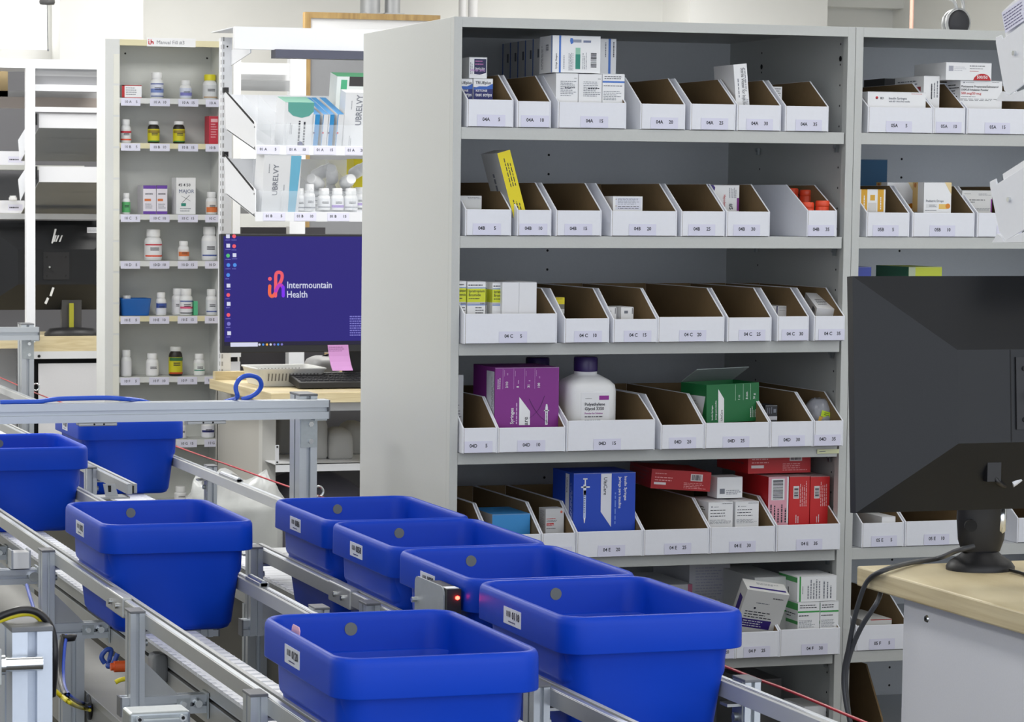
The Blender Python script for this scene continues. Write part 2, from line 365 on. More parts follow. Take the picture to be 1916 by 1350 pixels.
# ------------------------------------------------------------------ printed cartons
FACES = {'F': ((0, 0, 0), (1, 0, 0), (0, 0, 1), (0, -1, 0)), 'L': ((0, 1, 0), (0, -1, 0), (0, 0, 1), (-1, 0, 0)), 'T': ((0, 0, 1), (1, 0, 0), (0, 1, 0), (0, 0, 1)), 'R': ((1, 0, 0), (0, 1, 0), (0, 0, 1), (1, 0, 0))}
fz = lambda r: SH['ABCDEFG'.index(r)]+.003
def prints(q, w, d, h, P, v0=0):
    for p in P:
        k, fc = p[0], p[1]; o, u, v, n = FACES[fc]
        o = Vector((o[0]*w, o[1]*d, o[2]*h)); fw = {'F': w, 'T': w, 'L': d, 'R': d}[fc]; fh = d if fc == 'T' else h*(1-v0)
        if fc != 'T': o.z += v0*h
        q.fr(o, u, v, n); a = p[2:]
        if k == 'r': q.rect(a[0]*fw, a[1]*fh, a[2]*fw, a[3]*fh, a[4], .0003+.0001*(len(a) > 5 and a[5]))
        elif k == 'd': q.dashes(a[0]*fw, a[1]*fh, a[2]*fw, a[3]*fh, a[4], a[5], False)
        elif k == 'v': q.dashes(a[0]*fw, a[1]*fh, a[2]*fw, a[3]*fh, a[4], a[5], True)
        elif k == 'b': q.barcode(a[0]*fw, a[1]*fh, a[2]*fw, a[3]*fh, a[4], a[5], a[6])
        elif k == 'p': q.poly([(x*fw, y*fh) for x, y in a[0]], a[1], .0004)
        elif k == 'c': q.disc(a[0]*fw, a[1]*fh, a[2]*fh, a[3], .0004)
        elif k == 't':
            rt = a[5] if len(a) > 5 else 0; al = a[6] if len(a) > 6 else 'l'
            room = a[0]*fw if rt == 180 else (1-a[0])*fw if rt == 0 and al == 'l' else a[0]*fw if rt == 0 else (1-a[1])*fh if rt > 0 else a[1]*fh
            q.text(a[0]*fw, a[1]*fh, a[2]*fh, a[3], a[4], rt, al, a[7] if len(a) > 7 else .012, .0006, wmax=room*.94)
def carton(label, x0, x1, ytop, zb, y=YC+.012, d=.08, m=WHITE, P=(), mats=None, rot=(0, 0, 0), name='medicine_box', cat='box', group=None, top=None, ybot=None):
    """closed carton whose front face spans pixels x0..x1 with its top edge at ytop, standing on height zb"""
    zt0 = min(abs(zb-fz(r_)) for r_ in 'ABCDEF') < .002 and 99 or -1
    if ybot is not None: zb = at((x0+x1)/2, ybot, Y=y).z
    ym = ytop+20
    a = at(x0, ym, Y=y); b = at(x1, ym, Y=y)
    if y < YC+.7 and y > YC-.1: a.x = max(a.x, (XL if a.x < XR-.02 else XR+.001)+.0195)
    if a.x < XR-.02 and y < YC+.55 and y > YC-.1 and zb < CT-.1: b.x = min(b.x, XR-.0195)
    w = b.x-a.x; h = at((x0+x1)/2, ytop, Y=y).z-zb
    q = MB(); q.box(0, w, 0, d, 0, h, m, mats); o = q
    # folded tuck line along the top front edge
    q.fr((0, 0, 0), (1, 0, 0), (0, 0, 1), (0, -1, 0)); q.rect(0, h-.0011, w, h-.0006, mat('fold_shadow_line', (190, 192, 196), .7))
    prints(q, w, d, h, P, min(.7, .052/h) if ybot is None and YC-.1 < y < YC+.28 and zb < zt0 else 0)
    ob = q.build(name, None, (a.x, y, zb), rot, bevel=0)
    return tag(ob, label, cat, group)
NAVY = C(34, 38, 110); CBLUE = C(70, 120, 205); GREEN = C(70, 165, 85); RED = C(196, 32, 38); RED2 = C(214, 38, 40); PURP = C(134, 44, 140); DKP = C(60, 40, 130); YEL = C(236, 218, 20)
YG = C(214, 222, 50); SKY = C(60, 150, 220); ROY = C(28, 72, 190); DKG = C(28, 112, 62); TEAL = C(40, 140, 120); PINK = C(236, 170, 186); ORA = C(240, 90, 56); GOLD = C(226, 170, 40)
HR = C(205, 30, 50)
# row A
keto = [('r', 'F', 0, 0, 1, .62, NAVY), ('p', 'F', [(0, .58), (.3, .66), (.7, .66), (1, .78), (1, .55), (0, .5)], C(50, 100, 190)), ('t', 'F', .1, .76, .13, 'TRUEplus', INK), ('t', 'F', .12, .42, .1, 'KETONE', WHITE), ('t', 'F', .1, .22, .16, 'test strips', WHITE), ('r', 'F', 0, .02, 1, .07, HR)]
carton('small navy and white test strip box at the far left of bin 04A 5', 848.5, 884, 147, fz('A'), y=YC+.045, d=.06, P=keto)
carton('small navy and white test strip box in the middle of bin 04A 5', 886, 922, 147, fz('A'), y=YC+.045, d=.06, P=keto)
k2 = [('r', 'F', .28, .12, .96, .92, C(36, 34, 84)), ('t', 'F', .86, .5, .09, 'KETONE', WHITE, 180), ('t', 'F', .9, .42, .14, 'test strips', C(200, 150, 210), 180), ('d', 'F', .34, .6, .9, .88, 2, C(190, 110, 170)), ('p', 'F', [(.28, .12), (.28, .2), (.6, .17), (.96, .26), (.96, .12)], WHITE), ('v', 'F', .04, .2, .2, .9, 2, GREYINK)]
carton('single dark purple-fronted small box stacked on the two test strip boxes', 878, 911, 107, 0, y=YC+.046, d=.05, P=k2, ybot=146.3)
big = [('r', 'F', .135, 0, .175, 1, CBLUE), ('t', 'F', .09, .1, .045, 'Syringe  Reagent', INK, 90), ('v', 'F', .22, .1, .26, .5, 1, GREYINK), ('v', 'F', .33, .06, .44, .55, 4, GREYINK), ('r', 'F', .48, .1, .58, .68, C(150, 205, 180)), ('r', 'F', .48, .1, .58, .5, TEAL, 1), ('v', 'F', .62, .1, .72, .62, 3, GREYINK),
       ('b', 'F', .8, .15, .92, .56, INK, 12, True), ('r', 'F', .42, .82, .6, .9, C(150, 158, 175)), ('p', 'F', [(.36, .86), (.37, .94), (.42, .93), (.43, .8), (.38, .77)], CBLUE), ('r', 'F', .64, .82, .8, .88, C(120, 130, 160)), ('v', 'L', .15, .1, .3, .85, 2, GREYINK), ('b', 'L', .5, .6, .7, .78, GREYINK, 8, True), ('r', 'L', .92, 0, .97, 1, CBLUE)]
low = lambda s: [('t', 'F', .95, .82, .035, 'www', INK, 0, 'r'), ('d', 'F', .2, .2, .95, .75, 9, GREYINK), ('d', 'F', .4, .46, .95, .54, 1, INK), ('d', 'L', .1, .2, .9, .85, 5, GREYINK)]
zt = at(1080, 137, Y=YC+.02).z
GA = 'large white cartons with a blue stripe'
carton('plain white carton with grey print, left one of three in bin 04A 15', 1040.5, 1081.5, 137, fz('A'), y=YC+.014, d=.2, P=low(0))
carton('plain white carton with grey print, middle one of three in bin 04A 15', 1083, 1126, 138.5, fz('A'), y=YC+.014, d=.2, P=low(1))
carton('white carton with a blue band near its top, at the right of bin 04A 15', 1127.5, 1168.5, 138, fz('A'), y=YC+.014, d=.2, P=[('r', 'F', .0, .69, 1, .75, CBLUE), ('d', 'F', .08, .8, .9, .93, 2, INK), ('d', 'F', .05, .55, .9, .62, 1, INK), ('d', 'F', .05, .08, .9, .42, 6, GREYINK)])
carton('large white carton with a blue stripe and a barcode, atop bin 04A 15', 1034, 1123.5, 67, zt+.001, y=YC+.02, d=.075, P=big, group=GA)
carton('white carton with a blue stripe lying behind the barcoded one, to its right', 1080, 1153, 72, zt+.001, y=YC+.1, d=.075, P=[('r', 'F', .8, 0, .86, 1, CBLUE), ('v', 'F', .7, .5, .76, .95, 1, GREYINK), ('v', 'F', .9, .5, .97, .95, 1, INK)], group=GA)
for i in range(5):
    yy = YC+.18+i*.075
    xa = 1018-i*14.5
    carton('blue-edged white carton, number %s in the row behind the barcoded carton' % ('one', 'two', 'three', 'four', 'five')[i], xa, xa+62, 71+i*2.2, zt+.001, y=yy, d=.07, P=[('r', 'L', .02, 0, .1, 1, CBLUE), ('r', 'L', .45, .5, .6, .72, GREYINK), ('v', 'L', .7, .1, .8, .8, 1, GREYINK)], group=GA)
# row A leaning carton and small one
def lean(label, quad, y, d, m, P, tilt, h, w, mats=None, ybase=None, rz=0, name='medicine_box'):
    """carton leaning sideways in its bin: quad[0] = pixel of the lower-right front corner"""
    a = at(*quad, Y=y); q = MB(); q.box(-w, 0, 0, d, 0, h, m, mats)
    q.M = Matrix.Translation((-w, 0, 0)); prints(q, w, d, h, P); q.M = None
    return tag(q.build(name, None, tuple(a), (0, -math.radians(tilt), rz)), label, 'box')
lean('white sterile water carton leaning out of bin 04A 30', (1404, 222), YC+.03, .1, WHITE, [('t', 'F', .52, .93, .07, 'Sterile Water for Injection, USP', INK, -90), ('v', 'F', .18, .4, .36, .9, 1, GREYINK), ('v', 'F', .75, .5, .9, .96, 1, GREYINK), ('c', 'F', .3, .13, .03, GREYINK), ('v', 'F', .7, .08, .95, .4, 2, GREYINK)], 5.5, .118, .031)
carton('small plain white box standing in bin 04A 35', 1440, 1463, 162, fz('A'), y=YC+.09, d=.06, P=[('d', 'F', .4, .3, .95, .95, 6, GREYINK)])
# row B
carton('small grey-white box at the left of bin 04B 5', 851, 901, 366, fz('B'), y=YC+.03, d=.1, m=C(205, 206, 206), P=[('d', 'F', .45, .75, .98, .9, 2, INK)])
lean('bright yellow narrow carton leaning out of bin 04B 10', (991, 425), YC+.02, .1, C(205, 206, 206), [('r', 'F', 0, 0, 1, 1, YEL), ('v', 'F', .3, .55, .85, .97, 3, INK), ('v', 'F', .2, .12, .8, .45, 3, INK), ('v', 'F', .1, .03, .35, .14, 1, INK), ('v', 'L', .3, .3, .6, .9, 1, GREYINK)], 16, .168, .029)
carton('small white box with a printed front in bin 04B 20', 1147, 1202, 367, fz('B'), y=YC+.02, d=.06, P=[('r', 'F', .08, .05, .97, .9, C(222, 224, 236)), ('c', 'F', .1, .78, .04, C(170, 150, 90)), ('c', 'F', .1, .3, .04, C(170, 150, 90)), ('d', 'F', .16, .4, .94, .86, 6, GREYINK), ('d', 'F', .16, .08, .94, .32, 2, INK)])
carton('white and purple needle box with a hand-written number in bin 04B 30', 1322, 1383, 346, fz('B'), y=YC+.09, d=.12, P=[('p', 'F', [(0, 1), (.2, 1), (.26, .9), (.24, .78), (.14, .66), (0, .62)], DKP), ('p', 'F', [(0, .98), (.14, .98), (.19, .89), (.17, .8), (.1, .71), (0, .68)], C(190, 60, 170)), ('t', 'F', .52, .62, .1, 'Hypodermic', RED, -90), ('t', 'F', .42, .3, .1, 'Needle', RED, -90), ('v', 'F', .68, .5, .92, .95, 5, GREYINK), ('t', 'F', .7, .28, .16, '#5', INK, -90), ('r', 'F', .93, 0, 1, .5, PURP)])
OB = mat('orange_plastic', (238, 84, 52), .35, noise=.03)
for i, (x, y, yt) in enumerate(((1481, YC+.14, 352), (1509, YC+.135, 355), (1510, YC+.045, 378), (1539, YC+.04, 375))):
    p = at(x, yt, Y=y); h = p.z-fz('B')
    t = thing('pill_bottle', ('round orange container at the back left of bin 04B 35', 'round orange container at the back right of bin 04B 35', 'round orange container at the front left of bin 04B 35', 'round orange container at the front right of bin 04B 35')[i], 'container', (p.x, y, fz('B')), group='orange containers in bin 04B 35')
    MB().lathe([(.0125, 0), (.0145, .004), (.0152, h-.014), (.0148, h-.0135)], OB, n=20).build('base', t)
    MB().lathe([(.0146, h-.0132), (.0154, h-.012), (.0154, h-.003), (.0135, h)], OB, n=20).build('lid', t)
# row C
ipra = [('r', 'F', 0, .42, 1, .8, YG), ('r', 'F', 0, .81, 1, .83, C(60, 120, 170)), ('r', 'F', 0, .33, 1, .35, CBLUE), ('r', 'F', 0, .355, 1, .41, C(190, 190, 205)), ('t', 'F', .08, .7, .075, 'Ipratropium', INK), ('t', 'F', .08, .59, .075, 'Bromide', INK), ('d', 'F', .08, .48, .7, .56, 1, INK), ('t', 'F', .95, .36, .04, '0.03%', INK, 0, 'r'), ('d', 'F', .45, .08, .95, .3, 3, INK), ('d', 'F', .05, .86, .95, .94, 1, INK), ('r', 'L', 0, .42, 1, .8, YG)]
for i, (a, b, yy) in enumerate(((838, 872, .015), (874.5, 908.5, .015), (909.5, 942, .03), (921.5, 954, .016))):
    carton('white and yellow nasal spray carton, %s from the left in bin 04 C 5' % ('first', 'second', 'third', 'fourth')[i], a, b, 525.5+i, fz('C'), y=YC+yy+(.02 if i == 2 else 0), d=.035 if i != 2 else .03, P=ipra, group='nasal spray cartons')
for i, (a, b) in enumerate(((939.8, 971, ), (971.5, 1004))):
    carton('blank white carton, %s of the pair at the right end of bin 04 C 5' % ('left', 'right')[i], a, b, 527.5, fz('C'), y=YC+.004, d=.012 if i == 0 else .15, m=C(235, 236, 240), group='blank white cartons')
carton('small yellow box at the back left of bin 04 C 10', 1030, 1056, 556, fz('C'), y=YC+.07, d=.07, m=C(120, 118, 112), P=[('r', 'F', 0, .62, 1, 1, YEL), ('r', 'F', 0, .1, 1, .35, C(215, 215, 215)), ('d', 'F', .1, .88, .9, .94, 1, INK)])
for i, (a, b) in enumerate(((1131, 1153), (1162, 1185))):
    carton('small white box with a black edge line, %s of two in bin 04 C 15' % ('left', 'right')[i], a, b, 574, fz('C'), y=YC+.045, d=.07, P=[('r', 'F', .88, .3, .93, .9, INK), ('r', 'F', .25, .35, .55, .62, GREYINK)], group='small white boxes in bin 04 C 15')
for i, (a, b) in enumerate(((1431, 1452), (1453, 1474))):
    carton('small white box with a dark blue edge, %s of two in bin 04 C 30' % ('left', 'right')[i], a, b, 572, fz('C'), y=YC+.085, d=.07, P=[('r', 'F', 0, 0, .07, 1, NAVY), ('d', 'F', .2, .75, .9, .85, 1, INK), ('d', 'F', .2, .5, .9, .56, 1, INK)], group='small white boxes in bin 04 C 30')
p = at(1520, 590, Y=YC+.06)
q = MB().box(0, .046, 0, .09, 0, .026, WHITE); prints(q, .046, .09, .026, [('d', 'T', .2, .2, .8, .6, 4, INK), ('b', 'L', .7, .4, .9, .8, INK, 6, False), ('r', 'F', .86, .1, .9, .9, GREYINK)])
tag(q.build('medicine_box', None, (p.x-.004, p.y-.02, fz('C')+.042), (math.radians(20), math.radians(3), math.radians(-8))), 'small white box tipped forward in bin 04 C 35', 'box')
carton('small dark-topped white box lying behind the tipped box in bin 04 C 35', 1500, 1530, 570, fz('C'), y=YC+.12, d=.1, P=[('r', 'F', .4, .7, 1, .9, C(110, 114, 124))])
# row D
pur = [('r', 'L', .62, .05, .97, .93, C(226, 228, 238)), ('v', 'L', .84, .2, .95, .88, 3, GREYINK)]
t1 = lambda u, a, b, s: [('r', 'F', u-.012, .63, u-.008, .98, C(205, 160, 215)), ('t', 'F', u+.07, .65, .045 if len(a) < 5 else .045, a, WHITE, 90), ('t', 'F', u+.07, .65+s, .03, b, C(225, 180, 232), 90), ('v', 'F', u+.005, .85, u+.02, .97, 1, C(215, 180, 222))]
pur += t1(.13, '3/10', 'cc', .22)+t1(.3, '8', 'mm', .07)+t1(.47, '31', 'g', .11)+t1(.63, '100', 'ct', .16)
pur += [('v', 'F', .03, .63, .09, .85, 2, WHITE), ('t', 'F', .29, .02, .062, 'Syringes', WHITE, 90), ('v', 'F', .32, .02, .36, .45, 1, C(225, 190, 232)), ('p', 'F', [(.38, 0), (.55, 0), (.55, .24), (.38, .49)], WHITE), ('t', 'F', .515, .0, .08, 'are', INK, 90),
        ('r', 'F', .79, 0, .83, .3, C(232, 232, 240)), ('p', 'F', [(.79, .3), (.83, .3), (.82, .36), (.80, .36)], C(232, 232, 240)), ('v', 'F', .795, .02, .825, .24, 1, INK), ('r', 'F', .77, .24, .85, .255, WHITE)]
pb = carton('large purple syringe box standing in bin 04D 10', 926.5, 1046, 687, fz('D'), y=YC+.012, d=.135, m=PURP, P=pur)
q = MB().fr((0, YC+.0115, 0), (1, 0, 0), (0, 0, 1), (0, -1, 0))
for pts in (((990, 746), (1000, 765), (1012, 780), (1028, 792)), ((1019, 740), (1010, 762), (998, 776), (990, 782))):
    Q = bez([at(x, y, Y=YC+.0115) for x, y in pts], 5)
    for a, b in zip(Q, Q[1:]): q.add([a+Vector((-.0005, -.0004, 0)), a+Vector((.0005, -.0004, 0)), b+Vector((.0005, -.0004, 0)), b+Vector((-.0005, -.0004, 0))], [(0, 1, 2, 3)], C(60, 20, 80))
o = q.build('printed_curves', pb); o.matrix_parent_inverse = Matrix.Translation(pb.location).inverted()
carton('pale carton standing at the left edge behind bin 04D 5', 840, 867, 701, fz('D'), y=YC+.09, d=.1, m=C(220, 222, 226), P=[('d', 'F', .2, .1, .9, .4, 5, GREYINK)])
def jug(label, cx, cw, ycap0, ycap1, bw, ysh, y, txt=True):
    c = at(cx, 700, Y=y); s = at(cx+100, 700, Y=y).x-c.x; s /= 100
    zb = fz('D'); zz = lambda yy: at(cx, yy, Y=y).z-zb
    t = thing('powder_bottle', label, 'bottle', (c.x, y+bw*s/2, zb), group='white powder bottles with purple caps')
    r = bw*s/2; rc = cw*s/2; zs = zz(ysh); zc = zz(ycap1)
    prof = [(r*.92, 0), (r, .006), (r, zs-.012), (r*.97, zs), (r*.82, zs+(zc-zs)*.35), (r*.55, zs+(zc-zs)*.68), (rc*.96, zs+(zc-zs)*.8), (rc*.96, zc+.002)]
    loops = []
    for R, z in prof:
        k = min(1, R/r); loops.append(rr(R, R*.85, R*(.42+.55*(1-k)), z, 6))
    MB().loft(loops, BWHITE).build('bottle_body', t)
    q = MB().lathe([(rc, zc), (rc*1.02, zc+.003), (rc*1.02, zz(ycap0)-.003), (rc*.95, zz(ycap0))], C(52, 36, 92, rough=.35), n=28)
    q.build('cap', t)
    q = MB().box(-r*.5, r*.6, -r*.85-.0006, -r*.85, .01, zs-.014, C(238, 239, 242)).fr((0, -r*.85-.0006, 0), (1, 0, 0), (0, 0, 1), (0, -1, 0))
    q.rect(r*.2, zs-.03, r*.58, zs-.021, C(150, 40, 150)); q.dashes(-r*.34, zs-.028, r*.0, zs-.0255, 1, INK)
    q.text(-r*.36, zs-.042, .0065, 'Polyethylene', INK, wmax=r*.9); q.text(-r*.36, zs-.0515, .0065, 'Glycol 3350', INK, wmax=r*.85)
    q.text(-r*.36, zs-.060, .0036, 'Powder for Solution', C(150, 40, 150), wmax=r*.8); q.dashes(-r*.36, zs-.068, r*.4, zs-.063, 1, INK); q.dashes(-r*.36, zs-.1, r*.5, zs-.07, 4, GREYINK)
    q.build('wrap_label', t)
jug('white plastic powder bottle with a purple cap, at the centre of bin 04D 15', 1115, 41, 670, 697, 95, 722, YC+.02)
jug('white plastic powder bottle with a purple cap, half hidden behind the purple box', 1024, 41, 671, 698, 95, 724, YC+.16)
# green carton, tilted
ug = lambda s: [('p', 'F', [(.22, 0), (.33, 0), (.33, .62), (.22, .88)], WHITE), ('t', 'F', .3, .05, .06, 'UltiCare', INK, 90)]
gr = [('t', 'F', .115, .08, .045, 'Insulin Syringes', WHITE, 90), ('t', 'F', .185, .08, .045, 'Jeringa para insulina', WHITE, 90)]+ug(0)
for u, a in ((.6, '1 cc'), (.75, '8 mm'), (.89, '31 g')): gr += [('r', 'F', u-.055, .56, u-.05, .98, C(190, 220, 200)), ('t', 'F', u+.03, .58, .06, a, WHITE, 90)]
gr += [('v', 'F', .82, .1, .98, .38, 5, WHITE), ('p', 'L', [(.1, .05), (.8, .05), (.96, .7), (.1, .7)], C(222, 226, 230)), ('d', 'L', .2, .2, .8, .6, 5, GREYINK)]
g = thing('syringe_carton', 'green syringe carton with its top flap open, tilted in bin 04D 25', 'box', tuple(at(1322, 792, Y=YC+.02)), (0, math.radians(-1.2), math.radians(9)))
W_, H_, D_ = .135, .083, .1
q = MB()
q.box(0, W_, 0, .002, 0, H_, DKG).box(0, .002, .002, D_, 0, H_, DKG).box(W_-.002, W_, .002, D_, 0, H_, DKG).box(.002, W_-.002, D_-.002, D_, 0, H_, DKG).box(.002, W_-.002, .002, D_-.002, 0, .002, KRAFT)
prints(q, W_, D_, H_, gr); q.build('carton_body', g)
MB().prism([(0, 0), (D_*.0, .0015), (-.062, .032), (-.062, .0305)], 0, W_, C(160, 168, 168), 'x').build('top_flap', g, (0, D_, H_))
carton('small black box at the left of bin 04D 30', 1432, 1454, 758, fz('D'), y=YC+.03, d=.06, m=C(34, 34, 40), P=[('v', 'F', .1, .45, .6, .9, 3, GREYINK), ('r', 'F', .0, .0, 1, .25, C(200, 200, 205)), ('r', 'F', .68, .5, .9, .75, GREYINK)])
def blob(name, label, cat, loc, size, m, seed, n=14, kv=.18, parent=None, k=12):
    """crumpled soft bag: noisy ellipsoid"""
    R = random.Random(seed); q = MB(); loops = []
    for i in range(1, k):
        a = math.pi*i/k; z = -math.cos(a)*size[2]; r = math.sin(a)**.6
        loops.append([(size[0]*r*math.cos(2*math.pi*j/n)*(1+kv*(R.random()-.5)*2), size[1]*r*math.sin(2*math.pi*j/n)*(1+kv*(R.random()-.5)*2), z*(1+kv*.5*(R.random()-.5))) for j in range(n)])
    q.loft(loops, m); o = q.build(name, parent, loc)
    return tag(o, label, cat) if label else o
p = at(1546, 775, Y=YC+.05)
bg = blob('medicine_pouch', 'clear plastic pouch with a yellow-green sticker sagging in bin 04D 35', 'bag', (p.x-.008, p.y+.02, fz('D')+.05), (.034, .035, .046), clear('pouch_film', (175, 178, 188), .75, .2), 5, kv=.12)
MB().fr((0, 0, 0), (.96, 0, -.25), (.25, 0, .96), (0, -1, 0)).rect(-.015, .005, .012, .018, C(205, 235, 50)).dashes(-.008, .008, .006, .016, 2, INK).rect(-.018, -.012, -.004, .004, C(225, 180, 70)).build('sticker', bg, (0, -.035, .0))
# row E
carton('plain light blue carton in bin 04 E 10', 921, 991.5, 961, fz('E'), y=YC+.03, d=.13, m=SKY, mats={'L': C(190, 190, 192)})
fl = [('d', 'F', .05, .5, .6, .58, 1, RED), ('d', 'F', .05, .38, .8, .48, 2, INK), ('r', 'F', .05, .22, .45, .34, RED), ('t', 'F', .08, .24, .07, '110 mcg', WHITE), ('d', 'F', .05, .06, .7, .14, 1, INK), ('c', 'F', .86, .84, .06, C(210, 110, 90)), ('d', 'L', .1, .1, .9, .9, 16, GREYINK)]
o = carton('small silver-white inhaler box in bin 04 E 15', 1021, 1056, 951, fz('E'), y=YC+.025, d=.034, m=C(206, 207, 209), P=fl, rot=(0, 0, math.radians(4)))
bl = [('p', 'F', [(.44, .985), (.61, .985), (.61, .05), (.44, .32)], C(228, 230, 240)), ('t', 'F', .485, .92, .065, 'UltiCare', INK, -90), ('t', 'F', .82, .93, .05, 'Insulin Syringes', WHITE, -90), ('t', 'F', .73, .93, .05, 'Jeringa para insulina', WHITE, -90), ('v', 'F', .65, .1, .7, .93, 1, C(120, 150, 225)),
      ('r', 'F', .155, .62, .2, .8, C(215, 222, 240)), ('r', 'F', .16, .22, .2, .7, C(190, 205, 238)), ('r', 'F', .12, .745, .26, .77, WHITE), ('r', 'F', .15, .89, .22, .91, WHITE), ('r', 'F', .175, .8, .195, .9, WHITE), ('p', 'F', [(.165, .22), (.195, .22), (.185, .13), (.175, .13)], WHITE), ('d', 'F', .165, .3, .195, .66, 9, INK),
      ('p', 'L', [(.62, .97), (.8, .97), (.8, .2), (.62, .35)], C(228, 230, 240)), ('t', 'L', .67, .9, .055, 'UltiCare', INK, -90), ('v', 'L', .85, .2, .95, .9, 2, C(190, 205, 238))]
carton('large royal blue syringe box standing in bin 04 E 20', 1073.5, 1189, 884, fz('E'), y=YC+.012, d=.12, m=ROY, P=bl)
rd = [('d', 'F', .06, .74, .3, .84, 1, C(230, 160, 160)), ('d', 'F', .06, .38, .45, .66, 2, C(235, 160, 160)), ('r', 'F', .05, .22, .25, .34, C(235, 225, 225)), ('r', 'F', .66, .5, .86, .86, C(225, 215, 215)), ('b', 'F', .68, .54, .84, .82, INK, 10, False), ('d', 'F', .55, .08, .95, .42, 4, C(235, 160, 160)), ('d', 'L', .1, .3, .9, .9, 3, C(150, 60, 66))]
p = at(1217, 918, Y=YC+.06)
q = MB().box(0, .134, 0, .16, 0, .042, C(178, 28, 34)); prints(q, .134, .16, .042, rd)
tag(q.build('medicine_box', None, (p.x, p.y, p.z+.006), (0, math.radians(4), math.radians(-6))), 'dark red carton lying flat across bins 04 E 25 and 04 E 30', 'box')
carton('small white box with a square code, atop the inhaler cartons', 1342, 1389, 892, 0, y=YC+.05, d=.05, P=[('r', 'F', .1, .2, .3, .45, GREYINK), ('d', 'F', .36, .15, .95, .4, 3, GREYINK)], ybot=931)
fp = [('c', 'F', .14, .8, .03, GREYINK), ('d', 'F', .22, .77, .5, .82, 1, GREYINK), ('d', 'F', .55, .9, .98, .95, 1, INK), ('d', 'F', .08, .62, .85, .7, 1, INK), ('d', 'F', .08, .5, .95, .58, 1, INK), ('d', 'F', .08, .38, .98, .46, 1, INK), ('d', 'F', .05, .1, .95, .28, 4, GREYINK), ('d', 'L', .1, .4, .9, .8, 4, INK)]
for i, (a, b) in enumerate(((1325.5, 1371), (1376, 1419.5))):
    carton('white inhaler carton with black print, %s of the pair in bin 04 E 30' % ('left', 'right')[i], a, b, 938.5-i, fz('E'), y=YC+.016, d=.11, P=fp, group='white inhaler cartons')
carton('white carton with a yellow-green block, behind the inhaler pair in bin 04 E 30', 1303.5, 1345, 935, fz('E'), y=YC+.128, d=.05, P=[('r', 'F', 0, .1, .55, .62, C(205, 220, 20)), ('d', 'F', .1, .78, .6, .84, 1, GREYINK)])
r3 = [('r', 'F', .2, .52, .48, .79, C(230, 225, 225)), ('b', 'F', .24, .55, .44, .76, INK, 8, True), ('v', 'F', .5, .35, .88, .92, 4, C(240, 190, 190)), ('v', 'F', .3, 0, .5, .18, 2, WHITE), ('v', 'L', .1, .1, .9, .9, 3, C(160, 60, 66))]
for i, (a, b) in enumerate(((1477, 1515), (1516.5, 1557.5))):
    carton('bright red carton standing on end, %s of the pair in bin 04 E 35' % ('left', 'right')[i], a, b, 890.5, fz('E'), y=YC+.036, d=.17, m=RED2, mats={'T': C(215, 200, 200)}, P=r3, group='red cartons in bin 04 E 35')
carton('pink and white carton with a large barcode in bin 04 E 35', 1438, 1475.5, 891.5, fz('E'), y=YC+.036, d=.17, m=PINK, mats={'L': RED, 'T': C(220, 205, 205)}, P=[('r', 'F', .15, .5, .8, .96, WHITE), ('b', 'F', .22, .52, .72, .93, INK, 16, True), ('v', 'F', .05, .02, .95, .45, 5, INK), ('r', 'F', .92, 0, 1, 1, WHITE)])
carton('dark red carton lying on top of the standing red cartons in bin 04 E 35', 1400, 1517, 840, 0, y=YC+.07, d=.16, m=RED, P=rd, ybot=884.5)
# row F
carton('plain pale carton behind the tilted tablet box in bin 04 F 25', 1412, 1474.5, 1079, fz('F'), y=YC+.04, d=.2, m=C(226, 228, 226), P=[('r', 'F', 0, .3, 1, .33, GREEN), ('d', 'F', .1, .1, .9, .25, 4, GREYINK)])
gb = [('r', 'F', 0, .62, 1, .68, GREEN), ('d', 'F', .08, .76, .9, .92, 2, INK), ('d', 'F', .05, .46, .7, .56, 1, INK), ('d', 'F', .05, .08, .9, .36, 6, GREYINK), ('r', 'L', 0, .7, 1, .95, GREEN), ('r', 'L', 0, .2, 1, .32, GREEN), ('d', 'L', .1, .4, .9, .6, 2, INK)]
for i, (a, b) in enumerate(((1493, 1533.5), (1535, 1575.5))):
    carton('white carton with a green band, %s of the lower pair in bin 04 F 30' % ('left', 'right')[i], a, b, 1125.5-i, fz('F'), y=YC-.018, d=.09, P=gb, group='white and green cartons')
carton('white and green carton lying on the lower pair in bin 04 F 30', 1492, 1565, 1077, 0, y=YC-.016, d=.09, P=[('r', 'F', .05, 0, .09, 1, GREEN), ('v', 'F', .12, .3, .16, .7, 1, INK), ('v', 'F', .24, .1, .6, .9, 5, GREYINK), ('v', 'F', .64, .1, .9, .8, 3, GREYINK), ('r', 'L', 0, .75, 1, .95, GREEN), ('v', 'L', .3, .1, .6, .6, 2, INK)], ybot=1124, group='white and green cartons')
nb = [('d', 'F', .3, .7, .75, .75, 1, GREYINK), ('c', 'F', .3, .6, .025, INK), ('d', 'F', .1, .36, .8, .54, 3, INK), ('r', 'F', .06, .14, .78, .34, DKP), ('d', 'F', .12, .16, .72, .32, 3, WHITE), ('r', 'T', .08, .2, .95, .34, DKP), ('d', 'T', .3, .6, .85, .8, 2, GREYINK), ('r', 'L', .3, .1, .75, .75, DKP), ('d', 'F', .65, .84, .98, .9, 1, INK)]
p = at(1370, 1190, Y=YC+.02); q = MB().box(0, .096, 0, .047, 0, .106, C(232, 232, 230)); prints(q, .096, .047, .106, nb)
tag(q.build('medicine_box', None, (p.x-.001, p.y-.01, p.z+.013), (math.radians(22), math.radians(9), math.radians(-6))), 'white and violet tablet box tilted in bin 04 F 25', 'box')
